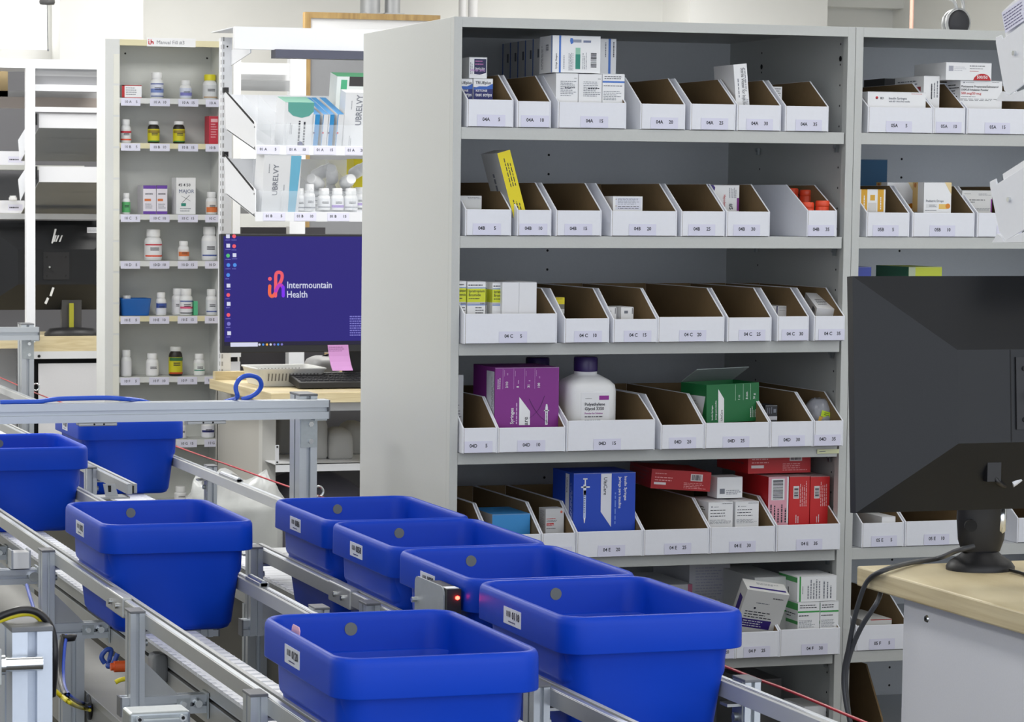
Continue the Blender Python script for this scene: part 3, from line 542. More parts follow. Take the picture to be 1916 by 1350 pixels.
carton('big pale carton at the back of shelf F, left of the tilted tablet box', 1290, 1366, 1054, fz('F'), y=YC+.2, d=.2, m=C(208, 208, 214), P=[('d', 'F', .15, .3, .85, .95, 12, C(180, 180, 200))])
carton('small pale box with a pink edge at the back of shelf F', 1240, 1295, 1093, fz('F'), y=YC+.15, d=.2, m=C(214, 215, 218), P=[('r', 'F', .85, 0, 1, 1, C(200, 110, 140))])
# bottom shelf
carton('white and violet box on the lowest visible shelf of cabinet 04', 1505, 1553, 1320, SH[6]+.001, y=YC+.03, d=.1, P=[('r', 'F', 0, 0, 1, .6, DKP)], mats={'T': C(215, 215, 212)})
carton('grey-white carton on the lowest visible shelf of cabinet 04', 1395, 1462, 1270, SH[6]+.001, y=YC+.2, d=.15, m=C(120, 118, 116))
q = thing('open_carton', 'brown open cardboard tray on the low shelf of cabinet 05', 'box', (at(1606, 1300, Y=YC).x, YC+.05, SH[6]+.001))
MB().prism([(0, 0), (0, .11), (.03, .16), (.3, .16), (.3, 0)], 0, .004, KRAFT).prism([(0, 0), (0, .06), (.08, .17), (.3, .17), (.3, 0)], .085, .089, KRAFT).box(0, .089, 0, .3, 0, .003, KRAFT).box(0, .089, 0, .004, 0, .05, KRAFT).build('tray', q)
# cabinet 05
carton('white insulin syringe carton with a red dot logo, lying in bin 05A 5', 1623.5, 1732, 172, fz('A'), y=YC+.012, d=.14, P=[('c', 'F', .155, .62, .09, HR), ('c', 'F', .155, .56, .045, WHITE), ('t', 'F', .215, .53, .14, 'BD', INK), ('t', 'F', .36, .53, .15, 'Insulin Syringes', GREYINK), ('t', 'F', .36, .36, .1, 'with BD Ultra-Fine needle', GREYINK), ('d', 'F', .75, .86, .97, .92, 1, RED)])
carton('white carton standing upright between bins 05A 5 and 05A 10', 1728.5, 1758, 142, fz('A'), y=YC+.045, d=.13, P=[('v', 'F', .4, .35, .95, .9, 3, GREYINK), ('v', 'F', .4, .3, .6, .8, 1, INK), ('r', 'L', 0, .1, .9, .68, C(150, 30, 40)), ('d', 'L', .1, .72, .9, .9, 2, GREYINK)])
carton('small dark box far back behind bin 05A 5', 1655, 1712, 147, fz('A'), y=YC+.3, d=.1, m=C(90, 90, 92))
fs = [('c', 'F', .08, .93, .025, GREYINK), ('d', 'F', .12, .91, .35, .94, 1, GREYINK), ('d', 'F', .75, .93, .98, .96, 1, INK), ('t', 'F', .02, .76, .075, 'Fluticasone Propionate/Salmeterol', INK), ('t', 'F', .02, .65, .07, 'DISKUS Inhalation Powder', INK), ('t', 'F', .02, .52, .085, '500 mcg/50 mcg', RED), ('d', 'F', .02, .42, .4, .46, 1, INK), ('d', 'F', .0, .3, .95, .38, 2, INK), ('d', 'L', .1, .2, .9, .9, 7, INK)]
o = carton('white inhalation powder carton with red dose print in bin 05A 15', 1797, 1875, 151, fz('A'), y=YC+.026, d=.06, P=fs)
carton('white carton with a red half-circle, lying on the inhalation powder carton', 1770, 1855, 117, 0, y=YC+.022, d=.14, P=[('r', 'F', .06, .5, .16, .8, C(170, 172, 185)), ('d', 'F', .18, .5, .45, .78, 3, C(190, 192, 200)), ('d', 'F', .52, .76, .96, .86, 1, INK), ('d', 'F', .52, .62, .85, .7, 1, INK), ('d', 'F', .52, .48, .75, .55, 1, RED), ('p', 'F', [(.6, 0), (.62, .15), (.68, .3), (.76, .38), (.84, .38), (.92, .3), (.97, .15), (.99, 0)], RED), ('t', 'F', .68, .1, .18, '500/50', WHITE)], ybot=150)
yb = [('r', 'F', .12, 0, .34, 1, GOLD), ('r', 'F', .72, 0, .94, 1, GOLD), ('r', 'F', .45, .5, .62, .75, C(226, 176, 60)), ('r', 'F', .38, 0, .68, .4, C(222, 220, 216)), ('v', 'F', .18, .1, .28, .9, 1, WHITE), ('v', 'F', .78, .1, .88, .9, 1, WHITE)]
carton('yellow-striped white drops carton in bin 05B 5', 1605, 1656.5, 354, fz('B'), y=YC+.03, d=.08, P=yb)
pd = [('p', 'F', [(.75, 1), (1, 1), (1, .6), (.9, .75)], C(238, 214, 160)), ('t', 'F', .08, .34, .075, 'Pediatric Drops', GREYINK), ('r', 'F', .55, .1, .85, .27, C(238, 200, 110)), ('c', 'F', .88, .2, .09, C(226, 140, 30)), ('r', 'F', .08, .14, .5, .27, C(225, 226, 228)), ('d', 'F', .2, .16, .48, .25, 2, INK), ('d', 'F', .05, .03, .5, .08, 1, INK), ('r', 'L', .0, 0, .45, 1, C(228, 190, 120)), ('c', 'L', .22, .9, .08, C(200, 120, 40))]
carton('white and gold drops carton, left one of the two in bin 05B 10', 1660, 1711.5, 341, fz('B'), y=YC+.10, d=.05, P=pd, group='white and gold drops cartons')
carton('white and gold drops carton, right one of the two in bin 05B 10', 1729, 1780, 341, fz('B'), y=YC+.016, d=.05, P=pd, group='white and gold drops cartons')
carton('pale nasal spray carton in bin 05B 15', 1800, 1856, 356, fz('B'), y=YC+.06, d=.04, m=C(228, 228, 226), P=[('d', 'F', .05, .82, .3, .86, 1, GREYINK), ('d', 'F', .55, .76, .97, .86, 2, GREYINK), ('d', 'F', .05, .52, .85, .6, 1, INK), ('d', 'F', .05, .42, .5, .5, 1, INK), ('r', 'F', .96, 0, 1, .6, PURP), ('d', 'F', .4, .08, .95, .2, 2, GREYINK)])
carton('blue card standing far back behind bin 05B 5', 1590, 1660, 298, 0, y=YC+.45, d=.01, m=C(24, 104, 150), ybot=350)
carton('blue box on shelf C of cabinet 05, left', 1590, 1630, 499, fz('C'), y=YC+.05, d=.1, m=C(60, 76, 170))
carton('yellow-green box on shelf C of cabinet 05, above the monitor', 1700, 1762, 499, fz('C'), y=YC+.05, d=.15, m=C(205, 215, 60), mats={'L': C(60, 120, 90)}, P=[('r', 'F', .0, 0, .2, 1, C(190, 200, 170))])
carton('white box with a red edge line lying in bin 05 F 5', 1612, 1668, 1158, fz('F'), y=YC+.02, d=.14, m=C(214, 214, 212), P=[('r', 'F', .3, .9, 1, 1, RED)])
carton('low white tray box lying in bin 05 E 5', 1650, 1675, 966, fz('E'), y=YC+.01, d=.16, m=WHITE)
tag(MB().box(0, .052, -.0012, 0, 0, .0095, C(228, 230, 186)).fr((0, -.0012, 0), (1, 0, 0), (0, 0, 1), (0, -1, 0)).dashes(.005, .002, .02, .008, 1, GREYINK).build('shelf_tag', None, (at(1529, 845, Y=YC-.001).x, YC-.0005, at(1550, 848, Y=YC).z)), 'pale green paper tag stuck on the shelf edge under bin 04D 35', 'tag')
# ------------------------------------------------------------------ totes on the conveyors
XC1, XC2 = 1.065, 1.453
ZT = H-.745                    # chain surface
HW = .1355; HL = .183
def tote(xc, yc, num, label, tagcol=True, pink=False, hw=.0):
    t = thing('tote', label, 'tote', (xc, yc, ZT+.0005), group='blue plastic totes')
    o = [(.093, .135, .02, 0), (.101, .144, .03, .003), (.106, .149, .034, .012), (.1108, .1525, .034, .084), (.1122, .1535, .034, .090), (.1195, .157, .034, .099), (.121, .158, .034, .104), (.1222, .1595, .034, .1405), (.1225, .160, .034, .1412), (.1335, .181, .036, .1414),
         (.1352, .1825, .037, .1418), (.1355, .183, .037, .1432), (.1352, .1828, .037, .180), (.1345, .182, .036, .1862), (.132, .1795, .035, .1908), (.129, .1765, .033, .1925), (.126, .1735, .031, .1908), (.1243, .1718, .03, .1862), (.1238, .171, .03, .180), (.1188, .1654, .03, .135), (.1119, .1577, .03, .074), (.105, .150, .03, .012), (.098, .143, .025, .0045), (.09, .135, .02, .004)]
    MB().loft([rr(a, b, r, z, 7) for a, b, r, z in o], BLUE).build('tote_body', t)
    # number label on the left side of the rim
    q = MB(); x = -.1354
    q.box(x-.0008, x, -.02, .048, .152, .1755, C(214, 218, 230)).fr((x-.0008, .048, .152), (0, -1, 0), (0, 0, 1), (-1, 0, 0))
    q.text(.034, .0095, .0105, num, INK, bold=.03, wmax=.03).barcode(.012, .011, .029, .019, INK, 12).dashes(.02, .002, .05, .007, 1, NAVY)
    q.build('number_label', t)
    q = MB().fr((0, .1705, .164), (1, 0, 0), (0, 0, 1), (0, -1, 0))
    q.cyl((-.010, .1722, .1705), (-.010, .1683, .1705), .0088, mat('grey_disc', (118, 122, 112), .6, noise=.03), 24)
    q.build('round_disc', t)
    return t
TN = [tote(XC1, 3.255, '0120', 'blue tote numbered 0120 nearest the camera, with a pink tab inside its rim'),
      tote(XC1, 4.63, '0102', 'blue tote alone on the left conveyor, with its long front in full view'),
      tote(XC1, 6.06, '0095', 'blue tote cut off by the left edge of the photo'),
      tote(XC2, 6.765, '0077', 'blue tote farthest back, just under the aluminium cross beam'),
      tote(XC2, 4.605, '0086', 'blue tote at the back of the queue of four on the right conveyor'),
      tote(XC2, 4.235, '0058', 'blue tote second from the back in the queue of four, labelled 0058'),
      tote(XC2, 3.865, '0028', 'blue tote behind the small sensor bracket, labelled 0028'),
      tote(XC2, 3.495, '0118', 'blue tote numbered 0118 at the front of the queue of four')]
q = MB().prism([(-.006, 0), (.03, 0), (.03, .013), (.026, .0165), (0, .0165), (-.006, .012)], 0, .0012, C(232, 178, 196), 'x')
tag(q.build('sticky_tab', None, (XC1-.1232, 3.255+.035, ZT+.182), (0, math.radians(6), 0)), 'pale pink paper tab stuck inside the rim of tote 0120', 'tab')
# ------------------------------------------------------------------ conveyors
PX, PY = .0232, .040
def post(root, x, y, ztop, zbot, side):
    """vertical extrusion, side=-1 stands left of its rail"""
    p = MB().prism([(a+x, b+y) for a, b in tslot(PX, PY)], zbot, ztop, ALU, 'z').build('support_post', root)
    MB().box(x-PX/2-.001, x+PX/2+.001, y-PY/2-.001, y+PY/2+.001, ztop, ztop+.004, CAPG).build('end_cap', p, bevel=.001)
    q = MB().box(min(x+side*-PX/2, x-side*.034), max(x+side*-PX/2, x-side*.034), y-.012, y+.012, ztop-.034, ztop-.030, ALU2).box(x-side*PX/2-.0015, x-side*PX/2+.0015+.001, y-.014, y+.014, ztop-.06, ztop+.001, ALU2)
    q.cyl((x-side*(PX/2), y-.0, ztop-.05), (x-side*(PX/2+.008), y, ztop-.05), .006, ZINC, 6)
    q.build('rail_bracket', root)
def arm(root, xa, xb, y, z, side):
    """horizontal extrusion from post foot to conveyor beam"""
    q = MB().prism([(a+y, b+z) for a, b in tslot(.026, .030)], min(xa, xb), max(xa, xb), ALU, 'x')
    a = q.build('cross_arm', root)
    MB().box(xa-.003 if xa < xb else xa, xa if xa < xb else xa+.003, y-.0135, y+.0135, z-.0155, z+.0155, CAPG).build('end_cap', a)
    s = 1 if xb > xa else -1
    x = xb-s*.004
    q = MB().box(xb-.0015, xb+.0015, y-.017, y+.017, z-.022, z+.02, ZINC).lathe([(0.0001, -.002), (.0095, 0), (.0095, .005), (.007, .009), (.001, .011)], CHROME, c=(0, 0, 0), n=14)
    q2 = MB(); q2.box(xb-.0015, xb+.0015, y-.019, y+.017, z-.024, z+.018, ZINC)
    q2.cyl((xb-s*.016, y-.013, z+.002), (xb-s*.016, y-.024, z+.002), .0085, CHROME, 14, .006)
    q2.box(min(xb-s*.05, xb-s*.028), max(xb-s*.05, xb-s*.028), y-.0142, y-.0125, z-.008, z+.010, ZINC).cyl((xb-s*.039, y-.0135, z+.001), (xb-s*.039, y-.018, z+.001), .005, CHROME, 8)
    q2.build('clamp_bolt', root)
def gusset(root, x, y, z, s):
    P = [(x, z), (x+s*.058, z), (x+s*.050, z+.008), (x, z+.058)]
    if s < 0: P = P[::-1]
    MB().prism(P, y-.002, y+.002, ALU2, 'y').build('gusset_plate', root)
def conveyor(xc, label, ya, yb, rails, posts_l, posts_r, joints):
    t = thing('tote_conveyor', label, 'conveyor', (xc, 0, 0), group='tote conveyors')
    W = .030; cx_ = 0; zt = ZT
    for s in (-1, 1):
        a, b = (-W, -W+.012) if s < 0 else (W-.012, W)
        q = MB().box(a, b, ya, yb, zt-.047, zt-.0065, ALU2).box(a+(.005 if s < 0 else 0), b-(0 if s < 0 else .005), ya, yb, zt-.055, zt-.047, DARK).box(a, b, ya, yb, zt-.092, zt-.055, ALU2)
        x = a-.0004 if s < 0 else b+.0004
        q.box(min(x, x-s*.001), max(x, x-s*.001), ya, yb, zt-.057, zt-.0545, ALU).box(min(x, x-s*.001), max(x, x-s*.001), ya, yb, zt-.048, zt-.0455, ALU)
        q.build('side_beam', t)
    MB().box(-W+.012, W-.012, ya, yb, zt-.08, zt-.02, DARK).build('inner_channel', t)
    q = MB(); y = ya; pt = .0335
    while y < yb:
        q.box(-.060, .037, y+.0012, y+pt-.0012, zt-.006, zt, CHAIN)
        q.box(-.0602, -.052, y+.006, y+.015, zt-.0008, zt+.0004, C(206, 209, 217)); q.box(.016, .0372, y+.004, y+.009, zt-.0008, zt+.0006, C(206, 209, 217))
        y += pt
    q.box(-.055, .033, ya, yb, zt-.010, zt-.006, C(150, 152, 158)); q.build('chain_belt', t)
    zr = H-.655
    for s, (r0, r1) in rails:
        x = s*.136
        i = x-s*.0232
        q = MB()
        lo, hi = sorted((x, x-s*.012)); q.box(lo, hi, r0, r1, zr-.023, zr, ALU2)
        lo, hi = sorted((x-s*.002, x-s*.010)); q.box(lo, hi, r0, r1, zr, zr+.0008, ALU)
        lo, hi = sorted((x-s*.012, x-s*.016)); q.box(lo, hi, r0, r1, zr-.021, zr-.004, DARK)
        lo, hi = sorted((x-s*.016, i)); q.box(lo, hi, r0, r1, zr-.021, zr+.001, mat('rail_wear_strip', (176, 178, 178), .4, noise=.03))
        q.build('guide_rail', t, bevel=.0008, seg=1)
    for s, y0, y1 in joints:
        x = s*.136
        lo, hi = sorted((x+s*.003, x-s*.014))
        j = MB().box(lo, hi, y0, y1, zr-.030, zr+.004, ALU2).build('rail_joiner', t, bevel=.0025)
        q = MB()
        for yy in (y0+.035, y1-.045): q.cyl((x+s*.003, yy, zr-.014), (x+s*.008, yy, zr-.014), .0045, CHROME, 8)
        q.build('joiner_screws', j)
    za = H-.803
    for s, L in ((-1, posts_l), (1, posts_r)):
        for y in L:
            x = s*(.136+PX/2)
            post(t, x, y+PY/2, zr+.002, za-.015, s)
            arm(t, s*(.136+PX+.012), s*.0325, y+PY/2, za, s)
            gusset(t, x-s*PX/2, y+PY/2-.005, za+.015, -s)
    for y in (2.2, 5.35, 8.4):
        q = MB().prism([(a-.012, b+y) for a, b in tslot(.045, .045)], 0.02, zt-.092, ALU, 'z').box(-.06, -.006, y-.04, y+.04, 0, .02, DARK); q.build('floor_leg', t)
    return t
conveyor(XC1, 'left tote conveyor with white chain and aluminium rails, running under tote 0120', 1.2, 11.5, [(-1, (1.2, 11.5)), (1, (1.2, 11.5))], (2.64, 3.385, 4.12, 4.88, 6.0), (3.33, 4.09, 4.85), [(-1, 4.276, 4.408)])
conveyor(XC2, 'right tote conveyor carrying the queue of four blue totes', 1.2, 11.5, [(-1, (1.2, 4.93)), (-1, (6.03, 11.5)), (1, (1.2, 11.5))], (3.36, 4.115, 4.839, 6.377), (2.6, 3.328, 4.1, 4.85, 6.353), [(-1, 4.275, 4.40)])
MB().box(1.46, 1.464, 3.4, 8.0, .02, ZT-.095, mat('dark_fill_olive', (84, 82, 74), .6, noise=.04)).build('added_dark_panel', None)  # added panel, stands in for the darkness below the right conveyor
_s = bpy.data.objects['added_dark_panel']; tag(_s, 'added dark olive-grey panel filling the dark space under the right tote conveyor', 'panel')
# slim roller clips on the right-hand rails
def clip(label, x0, y0, y1, z, grp='rail clips'):
    q = MB().box(-.006, .012, 0, y1-y0, 0, .006, ALU2).cyl((.003, 0, .004), (.003, y1-y0, .004), .006, ALU, 10)
    return tag(q.build('rail_clip', None, (x0, y0, z)), label, 'clip', grp)
clip('small aluminium clip on the rail between totes 0120 and the left conveyor tote', 1.189, 4.37, 4.46, H-.6545)
clip('small aluminium clip on the right conveyor rail, left of the cross-beam post', 1.578, 6.02, 6.18, H-.6545)
# loose guide end bracket near the far totes
q = thing('guide_foot', 'slotted aluminium foot bracket between the far totes', 'bracket', tuple(at(208, 928, Y=6.05)))
P = [at(x, y, Y=6.05)-at(208, 928, Y=6.05) for x, y in ((193, 905), (215, 905), (222, 930), (198, 930))]
MB().prism([(p.x, p.z) for p in P], 0, .003, ALU2, 'y').build('slotted_plate', q)
P = [at(x, y, Y=6.049)-at(208, 928, Y=6.05) for x, y in ((202, 908), (208, 908), (208, 920), (203, 920))]
MB().prism([(p.x, p.z) for p in P], -.001, 0, DARK, 'y').build('slot', q)
MB().box(-.03, .04, -.02, .04, -.004, 0, ALU2).build('base_plate', q)
# ------------------------------------------------------------------ barcode sensor on its bracket
t = thing('sensor', 'small black sensor with a glowing red light behind a grey metal plate', 'sensor', (1.2905, 3.72, H-.655))
def rplate(y0, y1, z0, z1, r, n=4):
    P = []
    for cy, cz, a0 in ((y1-r, z1-r, 0), (y0+r, z1-r, 90), (y0+r, z0+r, 180), (y1-r, z0+r, 270)):
        for i in range(n+1): a = math.radians(a0+90*i/n); P.append((cy+r*math.cos(a), cz+r*math.sin(a)))
    return P
MB().prism(rplate(0, .133, 0, .088, .012), -.0025, 0, mat('zinc_plate', (168, 174, 178), .45, metal=.55, noise=.06, scale=80), 'x').build('mounting_plate', t)
s = MB().box(.0005, .0225, -.008, .085, .03, .086, BLACK).box(.002, .0215, -.001, .018, .086, .0865, WHITE).build('sensor_body', t, bevel=.0015)
MB().lathe([(.0001, -.003), (.003, -.0018), (.0035, 0), (.003, .0018), (.0001, .003)], mat('red_led', (255, 40, 30), .3, emit=30), c=(.0165, -.009, .073), n=10).build('indicator_light', s)
q = MB(); 
for yy, zz in ((.125, .052), (.008, .045)): q.cyl((-.0025, yy, zz), (-.010, yy, zz), .0042, CHROME, 8)
q.build('mounting_screws', t)
q = MB().cyl((.012, -.006, .04), (.014, -.02, .034), .0075, CHROME, 12).cyl((.014, -.02, .034), (.018, -.045, .02), .0085, mat('connector_grey', (70, 66, 62), .4, noise=.05), 12)
q.tube(bez([(.018, -.045, .02), (.021, -.07, .0), (.018, -.09, -.05), (.0, -.07, -.1)]), .004, BLACK, 8); q.build('cable_plug', t)
MB().box(-.0025, .003, .05, .07, -.07, .01, ALU2).build('bracket_stem', t)
for p, e in (((1.3115, 3.70, H-.583), .010), ((1.306, 3.69, H-.585), .012)):
    l = bpy.data.lights.new('indicator_glow', 'SPOT'); l.color = (1, .02, .12); l.energy = e*6; l.shadow_soft_size = .003; l.spot_size = math.radians(24); l.spot_blend = .8
    o = bpy.data.objects.new('indicator_glow', l); COL.objects.link(o); o.location = p; o.rotation_euler = (math.radians(90), 0, math.radians(180-7))
# ------------------------------------------------------------------ gantries over the conveyors
def gantry(label, yf, xr, zt, zb, px0, px1, ledge=True, pcap=True, zcap=.006):
    s = zt-zb; t = thing('gantry_frame', label, 'frame', (xr, yf, 0))
    b = MB().prism([(p+s/2, q_+zb+s/2) for p, q_ in tslot(s, s)], -1.5, 0, ALU, 'x').build('cross_beam', t)
    MB().box(0, .003, 0, s, zb, zt, CAPG).build('end_cap', b)
    x0 = px0-xr; x1 = px1-xr
    c = (x0+x1)/2; w = x1-x0
    p = MB().prism([(c+a, s+.04+b_) for a, b_ in tslot(w, .08)], 0, zt+zcap, ALU, 'z').build('post', t)
    MB().box(c-w/2-.001, c+w/2+.001, s-.001, s+.081, zt+zcap, zt+zcap+.005, CAPG).build('end_cap', p, bevel=.001)
    g = MB().box(c-w*.45, c+w*.48, s-.004, s, zb-.064, zb-.004, ZINC).box(c-w*.2, c+w*.9, 0, s, zb-.004, zb, ZINC).prism([(c+w*.35, s-.004), (c+w*.35+.003, s-.004)], 0, 0, ZINC, 'z') if False else MB().box(c-w*.45, c+w*.48, s-.004, s, zb-.066, zb-.001, ZINC).box(c+w*.1, c+w*.78, .004, s, zb-.004, zb-.0005, ZINC)
    gg = g.build('corner_bracket', t)
    q = MB()
    for z in (zb-.014, zb-.052): q.cyl((c+.004, s-.004, z), (c+.004, s-.009, z), .0062, CHROME, 6)
    q.build('hex_bolts', gg)
    # cord eyelet
    rx, rz = c+w/2+.012, zt-.21
    ring = [(rx+.012*math.cos(a), s+.03, rz+.012*math.sin(a)) for a in [2*math.pi*i/16 for i in range(17)]]
    MB().tube(ring, .0028, CHROME, 8).tube([(c+w/2-.001, s+.03, rz), (rx-.011, s+.03, rz)], .003, CHROME, 8).build('cord_eyelet', t)
    return t, b
zt = at(615.5, 748, Y=5.66); zb = at(615.5, 783, Y=5.66)
pl = at(560.7, 860, Y=5.70).x; pr = at(593.5, 860, Y=5.70).x
t1_, b1 = gantry('aluminium gantry whose beam crosses in front of the purple screen', 5.66, zt.x, zt.z, zb.z, pl, pr)
for a, b in ((148, 220), (352, 424)):
    A_ = at(a, 790, Y=5.66); B_ = at(b, 790, Y=5.66)
    q = MB().box(A_.x-zt.x, B_.x-zt.x, .002, .036, zb.z-.008, zb.z-.0005, ALU2)
    for f in (.4, .65): q.cyl((A_.x-zt.x+f*(B_.x-A_.x), .003, zb.z-.004), (A_.x-zt.x+f*(B_.x-A_.x), .0, zb.z-.004), .002, DARK, 8)
    q.build('sensor_plate', t1_, bevel=.002)
Y2 = 9.1
a = at(73, 612, Y=Y2); b = at(73, 636, Y=Y2)
gantry('second, farther aluminium gantry at the left edge of the photo', Y2, a.x, a.z, b.z, at(41, 700, Y=Y2+.04).x, at(64, 700, Y=Y2+.04).x)
# blue air hose on the beam
yb_ = 5.68
hz = zt.z+.004
P = [at(x, 752, Y=yb_) for x in (0, 45, 72)]; pts = [Vector((p.x, yb_, hz)) for p in P]
pts += [Vector((at(x, 740, Y=yb_).x, yb_, hz+d)) for x, d in ((105, .005), (150, .006), (200, .006), (235, .003))]
pts += [Vector((at(x, 740, Y=5.72).x, 5.722, hz+d)) for x, d in ((262, -.004), (290, -.012), (340, -.016), (400, -.014), (432, -.006))]
loop = [(444, 742, 0), (441, 724, 0), (449, 708, .004), (466, 702, .008), (483, 707, .012), (489, 720, .016), (482, 733, .02), (468, 742, .022), (452, 747, .024)]
pts += [Vector((at(x, y, Y=yb_+d).x, yb_+d, at(x, y, Y=yb_+d).z)) for x, y, d in loop]
tag(MB().tube(bez(pts, 6), .0052, C(34, 84, 200, rough=.3), 10).build('air_hose', None), 'blue air hose lying on the near gantry beam and rising in a loop', 'hose')
# red pull cord
pts = [(-60, 684), (0, 706), (72, 737), (150, 765), (333, 836), (440, 874), (540, 910), (604, 930), (760, 992), (1000, 1095), (1341.8, 1240), (1480, 1293), (1614, 1349), (1800, 1425)]
tag(MB().tube(bez([at(x, y, X=pr+.014) for x, y in pts], 5), .0022, C(186, 44, 52, rough=.35), 8).build('pull_cord', None), 'thin red pull cord stretched along the right conveyor', 'cord')
# ------------------------------------------------------------------ machinery at lower left
YB = 3.0
a = at(23, 1183, Y=YB); b = at(98, 1183, Y=YB); w_ = b.x-a.x
t = thing('machine_post', 'thick aluminium post with a grey cap at the lower left corner', 'post', ((a.x+b.x)/2, YB, 0))
AL3 = mat('bright_aluminium', (206, 214, 226), .42, metal=.35, noise=.03, scale=120)
MB().prism([(x, y+.045) for x, y in tslot(w_, .09)], 0, a.z, AL3, 'z').build('post_body', t)
MB().box(-w_/2-.001, w_/2+.001, -.001, .092, a.z, a.z+.006, CAPG).build('end_cap', t, bevel=.001)
zc = at(20, 1237, Y=YB).z
t = thing('stop_block', 'grey metal block with a chrome stop bolt beside the thick corner post', 'block', (a.x-.02, YB, zc))
MB().box(-.16, .003, -.03, .05, -.022, .02, ALU2).build('block', t, bevel=.0015)
MB().cyl((.003, -.012, -.001), (.009, -.012, -.001), .0125, CHROME, 6).cyl((.009, -.012, -.001), (.052, -.012, -.001), .0085, CHROME, 18).build('stop_bolt', t)
MB().prism([(x-.045, y+.01) for x, y in tslot(.06, .045)], -zc, -.022, ALU, 'z').build('upright', t)
# cross member far left
yy = 5.3
a = at(73, 1078, Y=yy)
t = thing('cross_member', 'aluminium cross member with a round bolt at the left edge, behind the corner post', 'frame', (a.x, yy, a.z))
MB().prism([(p+.015, q_) for p, q_ in tslot(.03, .030)], -.5, 0, ALU, 'x').build('bar', t)
MB().box(-.004, 0, -.008, .034, -.02, .02, ZINC).cyl((-.012, 0, .001), (-.012, -.012, .001), .010, CHROME, 12).build('end_bolt', t)
a = at(24, 1066, Y=yy); b = at(54, 1033, Y=yy)
tag(MB().box(0, b.x-a.x, 0, .04, 0, b.z-a.z-.002, WHITE).box(-.004, 0, -.001, .041, 0, b.z-a.z+.002, ALU).box(b.x-a.x, b.x-a.x+.003, -.001, .041, 0, b.z-a.z+.002, ALU).build('spacer_block', None, (a.x, yy-.005, a.z+.003)), 'shiny white spacer block standing on the cross member at the left edge', 'block')
# cable duct
ZD = H-1.0
A_ = at(181, 1309, Z=ZD); B_ = at(235, 1283, Z=ZD); 
t = thing('cable_duct', 'long grey metal cable duct running below the left conveyor', 'duct', (A_.x, 0, ZD))
DM = mat('duct_grey', (150, 150, 147), .42, metal=.25, noise=.04, scale=20)
MB().box(0, .14, 1.5, 9, -.12, 0, DM).box(-.002, 0, 1.5, 9, -.014, -.0, ALU2).build('duct_body', t)
g = at(169, 1322, X=A_.x)
MB().lathe([(.001, 0), (.026, 0), (.026, .003), (.001, .004)], BLACK, n=20).build('grommet', t, (-.001, g.y, g.z-ZD), (0, -math.pi/2, 0))
# wire mesh guard
q = MB(); x = A_.x-.02
for k in range(9): q.cyl((x, 2.6+k*.045, ZD-.13), (x, 2.6+k*.045, ZD-.5), .0022, BLACK, 6)
for k in range(6): q.cyl((x, 2.55, ZD-.14-k*.05), (x, 3.05, ZD-.14-k*.05), .0022, BLACK, 6)
tag(q.build('mesh_guard', None), 'black wire mesh guard below the cable duct, lower left', 'guard')
def cable(name, label, pix, r, col, cat='cable'):
    return tag(MB().tube(bez([at(x, y, Y=Y) for x, y, Y in pix], 6), r, C(*col, rough=.35), 8).build(name, None), label, cat)
gy = g.y-.0
cable('black_cable', 'black cable hanging down and into the cable duct', [(118, 1188, 3.9), (114, 1215, 3.88), (112, 1255, 3.85), (116, 1285, 3.8), (130, 1306, 3.74), (150, 1315, gy-.09), (168, 1317, gy-.05)], .0038, (24, 24, 26))
cable('blue_cable', 'blue cable hanging beside the black one above the duct', [(124, 1188, 3.9), (120, 1215, 3.88), (118, 1255, 3.85), (121, 1285, 3.8), (134, 1304, 3.74), (152, 1313, gy-.09), (168, 1320, gy-.05)], .003, (36, 72, 176))
cable('yellow_cable', 'yellow cable running into the grey duct at lower left', [(96, 1285, 3.6), (115, 1302, 3.62), (135, 1316, 3.66), (152, 1324, gy-.09), (168, 1328, gy-.05)], .0034, (222, 206, 40))
cable('black_cable', 'black cable bundle arching over the grey cap of the corner post', [(-20, 1162, YB+.03), (10, 1148, YB+.03), (40, 1140, YB+.03), (66, 1143, YB+.03), (84, 1156, YB+.03), (96, 1176, YB+.03), (101, 1200, YB+.03), (102, 1240, YB+.03), (98, 1300, YB+.05)], .0044, (26, 25, 27))
cable('yellow_cable', 'yellow cable arching over the grey cap of the corner post', [(-20, 1168, YB+.038), (15, 1154, YB+.038), (45, 1147, YB+.038), (66, 1150, YB+.038), (82, 1165, YB+.038), (92, 1184, YB+.045), (90, 1230, YB+.05)], .0036, (222, 206, 40))
cable('blue_cable', 'blue cable dropping behind the first left conveyor post', [(50, 1094, 5.0), (56, 1115, 4.95), (64, 1140, 4.9), (70, 1160, 4.85)], .0035, (36, 72, 176))
cable('blue_cable', 'blue coiled cables glimpsed between the duct and the conveyor beam', [(196, 1240, 4.6), (190, 1228, 4.6), (198, 1216, 4.6), (208, 1216, 4.6), (204, 1236, 4.6), (202, 1246, 4.58), (212, 1240, 4.58), (220, 1222, 4.58)], .0045, (50, 84, 170))
o = cable('yellow_cable', 'short yellow cable crossing under the conveyor beam', [(216, 1276, 4.3), (226, 1271, 4.3), (245, 1268, 4.3)], .004, (222, 206, 40))
p = at(226, 1246, Y=4.55); tag(MB().cyl((-.012, 0, 0), (.012, 0, 0), .010, C(226, 96, 40), 12).cyl((-.018, 0, 0), (-.012, 0, 0), .007, C(226, 96, 40), 8).build('cable_connector', None, p), 'orange round cable connector beside the blue coiled cables', 'connector')
# cable clamp block under cross arm, left
p = at(128, 1192, Y=3.9)
tag(MB().lathe([(.001, -.006), (.010, -.005), (.013, .001), (.013, .004), (.001, .005)], BLACK, n=14, sy=.7).build('cable_tie_mount', None, p), 'black cable mount under the cross arm at lower left', 'mount')
